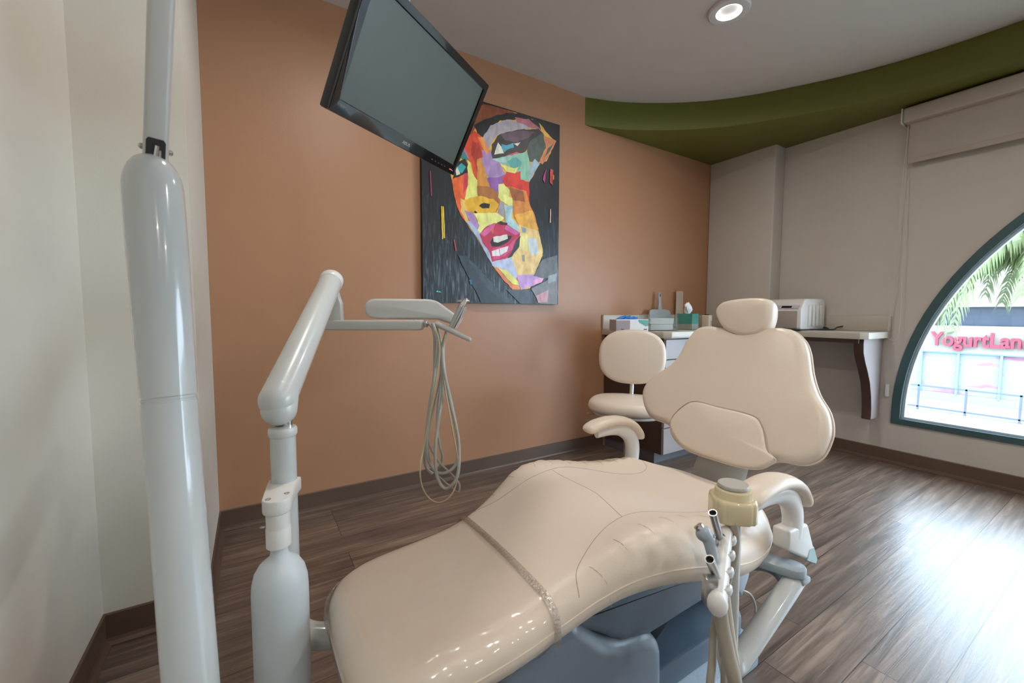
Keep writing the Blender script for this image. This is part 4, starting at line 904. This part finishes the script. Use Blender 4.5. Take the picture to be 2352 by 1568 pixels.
# lower knuckle and the long parallel arm
k0 = Vector((0.0460, 1.0732, 0.8629)); k1 = Vector((0.2293, 1.4733, 1.1662))
bm = BM(); capsule(bm, k0+Vector((.003, 0, -.022)), k0+(k1-k0)*.04, .0372, .0385, 28, k=8); obj('knuckle', bm, M_plastic, du)
ar = BM(); capsule(ar, k0, k1, .0385, .0335, 28, k=7); fa = obj('parallel_arm', ar, M_plastic, du)
d = (k1-k0).normalized(); sd = d.cross(Vector((0, 0, 1))).normalized(); upv = sd.cross(d)
def on_arm(s, off, r): q = k0.lerp(k1, s); return q+(sd*math.cos(off)+upv*math.sin(off))*r
bm = BM(); sweep(bm, [on_arm(.06+.88*i/14, math.radians(-8), .0386-.005*(.06+.88*i/14)) for i in range(15)], .0009, 5); obj('cover_seam', bm, M_crease, fa)
bm = BM(); q = k0.lerp(k1, .985); lathe(bm, [(.0345, -.012), (.036, -.010), (.036, .012), (.034, .015)], q, d, 28); obj('arm_end_cap', bm, M_plw, fa)
for s in (.07, .93):
    q = on_arm(s, math.radians(-28), .0378-.0045*s); nrm = (q-k0.lerp(k1, s)).normalized()
    obj('screw', Lb([(.0042, -.002), (.0042, .0012), (.002, .0013), (.002, .0002)], q, nrm, 12), M_steel, fa)
# tip bracket and horizontal arm
h0 = Vector((0.2269, 1.4809, 1.0200)); h1 = Vector((0.4769, 1.3066, 1.0214))
dh = (h1-h0).normalized()
tb1 = k1-Vector((0, 0, .02))
obj('tip_bracket', prism([(-.022, .015), (.018, .015), (.016, .075), (.008, .098), (-.004, .150), (-.02, .15)], lambda u, v, w: h0+dh*(u+.02)+Vector((0, 0, v-.005))+dh.cross(Vector((0, 0, 1)))*w, -.013, .013, .004, 2), M_plastic, du)
bm = BM(); sweep(bm, [h0-dh*.03, h0, h1-dh*.008, h1], [.018, .0185, .0185, .012], 4, 1.0, (0, 0, 1)); 
bm.free(); bm = prism([(-.035, -.016), (.0, -.017), ((h1-h0).length-.006, -.017), ((h1-h0).length, -.010), ((h1-h0).length, .016), (-.035, .016)], lambda u, v, w: h0+dh*u+Vector((0, 0, v))+dh.cross(Vector((0, 0, 1)))*w, -.022, .022, .006, 3)
obj('horizontal_arm', bm, M_shellw, du)
# control head: sloping-nosed slab extruded away from the viewer
tu = Vector((.948, -.318, 0)); tv = Vector((.318, .948, 0)); t0 = Vector((0.3147, 1.4113, 1.0589)); t0.z = 1.06
SC = 1.36/958.8
tp = [(836, 712), (838, 700), (846, 690), (858, 686.5), (985, 686.5), (1003, 691), (1052, 727), (1055, 736), (1050, 744), (1040, 747), (1030, 744), (1008, 735), (858, 733), (844, 728), (838, 720)]
hd = obj('control_head', prism([((a-836)*SC*1.0, (719.5-b)*SC) for a, b in tp], lambda u, v, w: t0+tu*u+tv*w+Vector((0, 0, v)), 0, .26, .009, 3), M_shellw, du)
obj('keypad', prism([(.05, .0), (.20, .0), (.20, .12), (.05, .12)], lambda u, v, w: t0+tu*u+tv*(v+.05)+Vector((0, 0, (719.5-686.5)*SC+w)), -.0005, .002), M_pgrey, hd, smooth=False)
hb0, hb1 = Vector((0.5121, 1.2670, 1.0234)), Vector((0.5883, 1.1978, 0.9770))
bm = BM(); capsule(bm, hb0, hb1, .0125, .0085, 16, .8, (0, 0, 1)); obj('holder_bar', bm, M_shellw, du)
for q in ((0.4510, 1.3116, 1.0286), (0.4807, 1.2927, 1.0245)):
    q = Vector(q); obj('hose_connector', Lb([(.006, -.010), (.008, -.006), (.008, .006), (.005, .010)], q), M_steel, du)
# air-water syringe parked in the holder
s0, s1 = Vector((0.5495, 1.2487, 1.0135)), Vector((0.5829, 1.2336, 1.0867))
sy = obj('syringe', (lambda bm: sweep(bm, [s0, s0.lerp(s1, .3), s0.lerp(s1, .75), s1], [.008, .0095, .011, .012], 14))(BM()), M_steel, du)
e = (s1-s0).normalized()
bm = BM(); capsule(bm, s1-e*.004, s1+e*.016+tu*.003, .0125, .010, 12, .8); obj('syringe_head', bm, M_chrome, sy)
for k in (-1, 1): obj('trigger', Lb([(.0045, -.006), (.0055, 0), (.0045, .006)], s1+e*.010+tu*.013*k+Vector((0, 0, .004)), tu, 12), M_chrome, sy)
bm = BM(); sweep(bm, [s0+tu*.016-e*.004, s0+tu*.018+e*.035, s1+tu*.012-e*.006], [.005, .006, .0065], 10); obj('syringe_button', bm, M_chrome, sy)
# hanging hoses
obj('handpiece_hose', T([(0.4818, 1.2723, 1.0291), (0.5009, 1.2731, 0.9953), (0.5021, 1.2753, 0.8748), (0.4835, 1.2606, 0.7792), (0.4653, 1.2545, 0.6556), (0.4741, 1.2643, 0.5870), (0.4961, 1.2495, 0.5455), (0.5215, 1.2129, 0.5539), (0.5473, 1.2026, 0.5878), (0.5593, 1.2211, 0.6564), (0.5431, 1.2313, 0.7638), (0.5212, 1.2347, 0.8642), (0.5236, 1.2529, 0.9465), (0.5387, 1.2626, 0.9991)], 0.0052, 9, 10), M_tube, du)
obj('handpiece_hose', T([(0.4999, 1.2964, 1.0285), (0.5248, 1.2919, 0.9724), (0.5156, 1.3020, 0.8707), (0.4902, 1.2902, 0.7587), (0.4700, 1.2841, 0.6181), (0.4765, 1.2957, 0.5549), (0.4959, 1.2837, 0.5283)], 0.0052, 9, 10), M_tube, du)
obj('handpiece_hose', T([(0.4850, 1.2465, 1.0283), (0.5071, 1.2418, 0.9480), (0.5137, 1.2391, 0.8080), (0.4955, 1.2254, 0.7285), (0.4806, 1.2196, 0.6344), (0.4878, 1.2287, 0.5455), (0.5072, 1.2154, 0.5018), (0.5240, 1.1852, 0.5218), (0.5417, 1.1807, 0.5647), (0.5520, 1.2019, 0.6554), (0.5327, 1.2145, 0.7682), (0.5115, 1.2184, 0.8808), (0.5135, 1.2358, 0.9482), (0.5293, 1.2442, 0.9917)], 0.0052, 9, 10), M_tube, du)
obj('handpiece_hose', T([(0.5084, 1.2800, 1.0273), (0.5161, 1.2564, 0.9465), (0.5194, 1.2663, 0.8603), (0.5016, 1.2770, 0.7599), (0.4769, 1.2653, 0.6795), (0.4716, 1.2609, 0.6100), (0.4963, 1.2612, 0.5402), (0.5358, 1.2295, 0.4946), (0.5487, 1.2003, 0.4851), (0.5560, 1.2059, 0.5073), (0.5452, 1.2328, 0.5294), (0.5062, 1.2477, 0.5759), (0.4792, 1.2536, 0.6250), (0.4794, 1.2727, 0.6514)], 0.0036, 9, 10), M_tubeb, du)
obj('handpiece_hose', T([(0.4925, 1.2545, 1.0294), (0.4993, 1.2226, 0.9497), (0.4853, 1.2264, 0.8405), (0.4705, 1.2470, 0.7271), (0.4506, 1.2430, 0.6329), (0.4344, 1.2312, 0.5836), (0.4398, 1.2365, 0.5219), (0.4625, 1.2331, 0.4742), (0.4835, 1.2018, 0.4658), (0.5086, 1.1777, 0.4860), (0.5353, 1.1838, 0.5226), (0.5440, 1.1886, 0.5899), (0.5259, 1.1868, 0.6914), (0.5116, 1.2061, 0.8136), (0.5124, 1.2341, 0.9067), (0.5202, 1.2298, 0.9898)], 0.0026, 9, 10), M_tubey, du)
obj('handpiece_hose', T([(0.5211, 1.3004, 1.0253), (0.5305, 1.2874, 0.9581), (0.5353, 1.2975, 0.8552), (0.5170, 1.2938, 0.7108), (0.5151, 1.2681, 0.6294), (0.5238, 1.2680, 0.5839), (0.5160, 1.2876, 0.5423), (0.4926, 1.2900, 0.5594), (0.4822, 1.2853, 0.6010)], 0.0042, 9, 10), M_tube, du)
# bottle clamp: D-shaped block gripping the post
cx, cy = (0.0343, 0.9672, 0.6721)[:2]
dv = Vector((px_-cx, py_-cy, 0)); ln = dv.length; dv.normalize(); dn = Vector((-dv.y, dv.x, 0))
dp_ = [(.034*math.cos(math.radians(a_)), .034*math.sin(math.radians(a_))) for a_ in range(90, 271, 15)]
dp_ = [(a_*.78, b_*.80) for a_, b_ in dp_]
dp_ += [(ln*.6, -.026), (ln+.012, -.0335), (ln+.012, .0335), (ln*.75, .032)]
obj('bottle_clamp', prism(dp_, lambda u, v, w: Vector((cx, cy, w))+dv*u+dn*v, .650, .681, .004, 2), M_plw, du)
for a_, b_ in ((-.012, .012), (.008, -.014)):
    q = Vector((cx, cy, .681))+dv*(a_+.004)+dn*b_*1.2; obj('screw', Lb([(.0055, -.002), (.0055, .0006), (.003, .0007), (.003, -.001)], q, (0, 0, 1), 14), M_steel, du)
# water bottle screwed into the clamp
bx, by = cx+.001, cy-.001
wb = thing('water_bottle', (bx, by, .242), 'translucent frosted water bottle hanging from the clamp of the dental unit post', 'bottle')
prof = [(.0, 0), (.045, .0), (.052, .006), (.0575, .02), (.0575, .240), (.056, .262), (.051, .282), (.041, .298), (.029, .307), (.0205, .313), (.0175, .322), (.0175, .345), (0, .345)]
obj('body', Lb([(r*.925, h) for r, h in prof], (bx, by, .242), seg=48), M_bottle, wb, auto=60)
obj('cap', Lb([(.0, 0), (.020, 0), (.0235, .003), (.0235, .040), (.0225, .042), (.0225, .044), (.0225, .045), (.0225, .074), (0, .074)], (bx, by, .576), seg=36), M_plw, wb)
bm = BM(); q = Vector((bx, by, .628)); capsule(bm, q+Vector((-.024, .004, -.006)), q+Vector((-.030, .004, -.006)), .002, .0028, 8); obj('cap_pin', bm, M_steel, wb)
# ================================================================ assistant's instrument arm
au = thing('assistant_unit', (.87, .478, .25), 'assistant arm with yellowed cream head, suction handpieces and hoses beside the near armrest', 'dental unit')
hx, hy = .850, .478
hm = rotz((hx, hy, 0), math.radians(-40))
def rr(w, c):
    return [(w, -w+c), (w, w-c), (w-c, w), (-w+c, w), (-w, w-c), (-w, -w+c), (-w+c, -w), (w-c, -w)]
bm = BM(); rgs = []
for s, z in ((.050, .632), (.0525, .635), (.0525, .672), (.0505, .6765), (.046, .679)):
    O8 = [Vector((x, y, 0)) for x, y in rr(s*.80, s*.80*.36)]; rgs.append([bm.verts.new(hm @ Vector((p.x, p.y, z))) for p in O8])
for a_, b_ in zip(rgs, rgs[1:]):
    for k in range(len(a_)): k2 = (k+1) % len(a_); bm.faces.new((a_[k], a_[k2], b_[k2], b_[k]))
bm.faces.new(rgs[0][::-1]); bm.faces.new(rgs[-1])
bmesh.ops.recalc_face_normals(bm, faces=bm.faces); bmesh.ops.bevel(bm, geom=[e for e in bm.edges if abs(e.verts[0].co.z-e.verts[1].co.z) > .001], offset=.006, segments=3, affect='EDGES')
obj('cream_head', bm, M_cream, au, auto=55)
obj('head_collar', Lb([(.033, 0), (.0375, 0), (.0365, .005), (.0355, .010), (.0345, .0155), (.031, .018), (0, .018)], (hx, hy, .6785)), M_cream, au)
obj('top_disc', Lb([(0, -.008), (.028, -.008), (.0285, 0), (.0305, .002), (.0305, .006), (.029, .008), (0, .0085)], (hx, hy, .697)), M_disc, au)
obj('upright_post', T([(hx+.008, hy-.003, .63), (hx+.010, hy-.002, .50), (hx+.018, hy, .36), (hx+.026, hy+.002, .29)], .0125, 6, 16), M_post, au)
j = [(1.155, .480, .392), (1.10, .478, .372), (.99, .478, .325), (.93, .479, .298), (.895, .480, .283), (.878, .480, .288), (.873, .480, .31)]
obj('lower_tube', T(j, .024, 8, 20), M_post, au)
obj('hinge_block', prism([(-.03, -.03), (.034, -.03), (.034, .03), (-.03, .03)], lambda u, v, w: Vector((1.152, .482, 0))+Vector((u*.6, v, w)), .388, .404, .005, 2), M_bluelt, au)
bm = BM(); sweep(bm, [(1.02, .72, .40), (1.09, .60, .418), (1.155, .485, .418), (1.16, .474, .418)], [.026, .027, .029, .024], 4, .42, (0, 0, 1)); bm.free()
l0, l1 = Vector((1.085, .64, .418)), Vector((1.143, .482, .418)); dl = (l1-l0).normalized(); ds = dl.cross(Vector((0, 0, 1)))
LL = (l1-l0).length
lk = [(-.06, -.026), (LL, -.029)]+[(LL+.029*math.sin(math.radians(a_)), -.029*math.cos(math.radians(a_))) for a_ in range(20, 161, 20)]+[(LL, .029), (-.06, .026)]
obj('upper_link', prism(lk, lambda u, v, w: l0+dl*u+ds*v+Vector((0, 0, w)), -.012, .010, .004, 2), M_bluelt, au)
obj('corrugated_hose', T([(1.06, .68, .35), (1.154, .600, .360), (1.185, .565, .364), (1.18, .530, .362), (1.15, .503, .362)], .0125, 8, 14), mat('grey_sleeve', (.24, .28, .30), .7, bump=1., bscale=350), au)
# holder bar reaching towards the viewer
b0, b1 = Vector((0.8165, 0.4697, 0.6090)), Vector((0.6298, 0.3722, 0.5894))
bd = (b1-b0).normalized()
bm = BM(); sweep(bm, [b0+Vector((0, 0, .006)), b0.lerp(b1, .5), b1], [.012, .0135, .0145], 14); hb = obj('holder_rail', bm, M_plw, au)
bm = BM(); bmesh.ops.create_uvsphere(bm, u_segments=24, v_segments=16, radius=.0158)
for v in bm.verts: v.co = b1+Vector((v.co.x, v.co.y, v.co.z*1.25))
obj('rail_end_ball', bm, M_plw, hb)
for s in (.12, .36, .60, .83):
    q = b0.lerp(b1, s); sdv = bd.cross(Vector((0, 0, 1))).normalized()
    bm = BM(); n = 14
    sweep(bm, [q-sdv*.0+(-sdv)*0+Vector((0, 0, .004))+sdv*(.016*math.sin(math.radians(220*k/n-110)))*1.0+sdv*-.0+bd*.014*math.cos(math.radians(220*k/n-110)) for k in range(n+1)], .0045, 8, 1.8, (0, 0, 1))
    obj('holder_clip', bm, M_plastic, hb)
def hve(tip, base, r, name, dn_):
    tip, base = Vector(tip), Vector(base); a_ = (tip-base).normalized(); L = (tip-base).length
    o = obj(name, Lb([(r*.8, -.035), (r*.9, 0), (r*.95, L*.6), (r, L-.002), (r*1.02, L), (r*.82, L), (r*.78, L-.012), (0, L-.013)], base, a_, 20), M_steel, au)
    obj('suction_bore', Lb([(r*.8, L-.008), (0, L-.0075)], base, a_, 16), M_dark, o)
    bm = BM(); n = 12; sweep(bm, [base+a_*.004+sd2*r*1.3*math.cos(2*math.pi*k/n)+a_.cross(sd2)*r*1.35*math.sin(2*math.pi*k/n) for k in range(n+1)], .0025, 6, 2.2, tuple(a_), caps=False); obj('grip_ring', bm, M_steel, o)
    return o
sd2 = bd.cross(Vector((0, 0, 1))).normalized()
hve((0.7390, 0.4530, 0.6803), (0.7773, 0.4590, 0.6117), .0080, 'saliva_ejector', 0)
hve((0.6397, 0.3945, 0.6498), (0.6793, 0.4006, 0.5928), .0078, 'suction_handpiece', 0)
# angled syringe with chrome head
sa, sbm, sc_ = Vector((0.6989, 0.4530, 0.6613)), Vector((0.7080, 0.4397, 0.6413)), Vector((0.7021, 0.4150, 0.5815))
bm = BM(); sweep(bm, crom([sa, sa.lerp(sbm, .5), sbm, sbm.lerp(sc_, .4), sc_], 5), [.008, .010, .0125, .014, .0145, .0145, .014, .0135, .013, .0125, .012, .0115, .011, .0105, .010, .0095, .009, .0085, .0085, .008, .008], 16); sg2 = obj('angled_syringe', bm, M_bluelt, au)
obj('syringe_nozzle', Lb([(.0085, -.003), (.009, 0), (.0085, .005), (.005, .006)], sa, (sa-sbm), 16), M_chrome, sg2)
for k in (0, 1): 
    q = sbm+Vector((0, 0, .010))+(sbm-sa).normalized()*(.004+.012*k)-sd2*.002; obj('syringe_trigger', Lb([(.005, -.006), (.006, -.003), (.006, .003), (.0045, .006)], q, (.3, -.2, .9), 12), M_steel, sg2)
bm = BM(); q0 = Vector((0.6398, 0.3918, 0.6163)); box(bm, (-.010, -.006, -.045), (.012, .012, .004), .004, 2, rotz(q0, math.radians(-30))); obj('lever_clip', bm, M_steel, au)
obj('suction_hose', T([(0.6695, 0.3926, 0.5625), (0.6722, 0.3882, 0.5288), (0.6699, 0.3743, 0.4845), (0.6697, 0.3586, 0.4343), (0.6922, 0.3596, 0.3266), (0.7403, 0.3891, 0.1843)], .0115, 9, 14), M_tubeb, au)
obj('suction_hose', T([(0.6761, 0.3994, 0.5518), (0.6786, 0.4054, 0.4986), (0.6651, 0.3985, 0.4530), (0.6501, 0.3919, 0.4013), (0.6717, 0.3932, 0.2907)], .0068, 9, 14), M_tubeb, au)
obj('suction_hose', T([(0.7864, 0.4640, 0.5976), (0.7924, 0.4568, 0.5539), (0.7581, 0.4276, 0.5114), (0.7249, 0.3983, 0.4756), (0.6924, 0.3690, 0.4464), (0.6942, 0.3631, 0.3865), (0.7139, 0.3778, 0.2804)], .0052, 9, 14), M_tubeb, au)
obj('suction_hose', T([(0.7064, 0.4171, 0.5665), (0.7143, 0.4086, 0.5230), (0.7058, 0.3984, 0.4754), (0.6907, 0.3924, 0.4293), (0.6873, 0.3896, 0.3677)], .0045, 9, 14), M_tubeb, au)
obj('suction_hose', T([(0.6891, 0.4135, 0.5339), (0.7036, 0.4122, 0.4834), (0.7037, 0.4090, 0.4439), (0.6915, 0.3906, 0.4139), (0.6986, 0.3813, 0.3524)], .0050, 9, 14), M_tube, au)
obj('suction_hose', T([(0.8199, 0.4583, 0.6408), (0.8231, 0.4531, 0.6010), (0.8172, 0.4533, 0.5568), (0.8052, 0.4573, 0.5125), (0.7801, 0.4463, 0.4735), (0.7520, 0.4235, 0.4115), (0.7172, 0.3943, 0.3649)], .0075, 9, 14), M_tubeb, au)
obj('suction_hose', T([(0.8205, 0.4694, 0.6358), (0.8161, 0.4689, 0.5955), (0.8098, 0.4686, 0.5418), (0.7892, 0.4546, 0.5014)], .0050, 9, 14), M_tube, au)
# ================================================================ dental light pole in the foreground
lp = thing('light_pole', (-.098, .80, 0), 'thick glossy grey pole with rounded top and thin arm rising out of view', 'dental light pole')
pa0, pa1 = Vector((-0.0934, 0.7631, 0.4765)), Vector((-0.1239, 0.8721, 1.3085))
ax = (pa1-pa0).normalized()
def pole(s0, s1): return None
PL = (pa1-pa0).length
jn = (Vector((-0.1136, 0.8210, 0.9260))-pa0).dot(ax)
base_len = pa0.z/ax.z
obj('lower_tube', Lb([(0.0360, -base_len+.03), (0.0352, 0), (0.0348, jn-.004), (0.0339, jn-.003), (0.0339, jn-.001), (0.0348, jn), (0.0348, jn+.001), (0.0339, jn+.002), (0.0339, jn+.004)], pa0, ax, 48), M_post, lp)
up_len = PL-jn
prof = [(0.0350, jn+.005), (0.0352, jn+.01), (0.0369, jn+up_len*.35), (0.0385, jn+up_len*.6), (0.0385, jn+up_len-.062)]
prof += [(0.0385*math.cos(math.radians(a_))**.8 if a_ < 90 else .0005, jn+up_len-.062+.058*math.sin(math.radians(a_))) for a_ in range(10, 91, 8)]
ps = obj('joint_shell', Lb(prof, pa0, ax, 48), M_post, lp, auto=60)
obj('floor_flange', Lb([(.085, 0), (.085, .012), (.07, .020), (.05, .024)], (pa0.x-ax.x*base_len, pa0.y-ax.y*base_len, 0)), M_post, lp)
u0 = Vector((-0.1191, 0.8736, 1.2912)); u1 = Vector((-0.0916, 0.8046, 1.5325))
du_ = (u1-u0).normalized(); r_ = du_.cross(Vector((u0.x, u0.y, 0)).normalized()).normalized()*-1; n_ = r_.cross(du_)
if n_.dot(u0-Vector((0, 0, 1.06))) > 0: n_ = -n_
uf = lambda a_, h, w: u0+r_*a_+n_*w+du_*h
def sect(w, d, c=.009):
    return [(w, -d+c), (w, d-c), (w-c, d), (-w+c, d), (-w, d-c), (-w, -d+c), (-w+c, -d), (w-c, -d)]
bm = BM(); UL = .9; rg = []
for h in (0, .012, UL):
    O8 = crom([(x, y, 0) for x, y in sect(.0150, .0145, .006)], 3, True); rg.append([bm.verts.new(uf(p.x, h, p.y)) for p in O8])
for a_, b_ in zip(rg, rg[1:]):
    for k in range(len(a_)): k2 = (k+1) % len(a_); bm.faces.new((a_[k], a_[k2], b_[k2], b_[k]))
bm.faces.new(rg[0][::-1]); bm.faces.new(rg[-1])
ua = obj('upper_arm', bm, M_shellw, lp, auto=60)
bm = prism([(-.0118, -.02), (.0118, -.02), (.0118, .036), (.009, .040), (-.009, .040), (-.0118, .036)], lambda a_, h, w: uf(a_, h, w), 0.0135, .0163); obj('slot', bm, M_dark, ua, smooth=False)
bm = BM(); sweep(bm, [uf(-.003, -.02, .0166), uf(.002, .030, .0168)], .0035, 8); sweep(bm, [uf(.006, -.02, .0166), uf(.0055, .024, .0167)], .002, 8); obj('inner_lever', bm, M_chrome, ua)
for s in (-1, 1): obj('screw', Lb([(.0022, 0), (.0042, .001), (.0042, .004), (.002, .006)], uf(s*.0150, .024, -.004), r_*s, 12), M_steel, ua)
bm = BM(); capsule(bm, uf(0, UL, 0), uf(0, UL+.06, 0), .024, .02, 16); obj('arm_knuckle', bm, M_plastic, lp)
e0 = uf(0, UL+.05, 0); obj('horizontal_arm', T([e0, e0+Vector((.10, -.20, .04)), e0+Vector((.25, -.55, .05)), e0+Vector((.30, -.66, .0))], .016, 6, 12), M_plastic, lp)
bm = prism([(-.14, -.05), (.14, -.05), (.16, .0), (.14, .05), (-.14, .05), (-.16, 0)], lambda u, v, w: e0+Vector((.30+u, -.70+v, w-.06)), 0, .06, .012, 2); obj('lamp_head', bm, M_plw, lp)
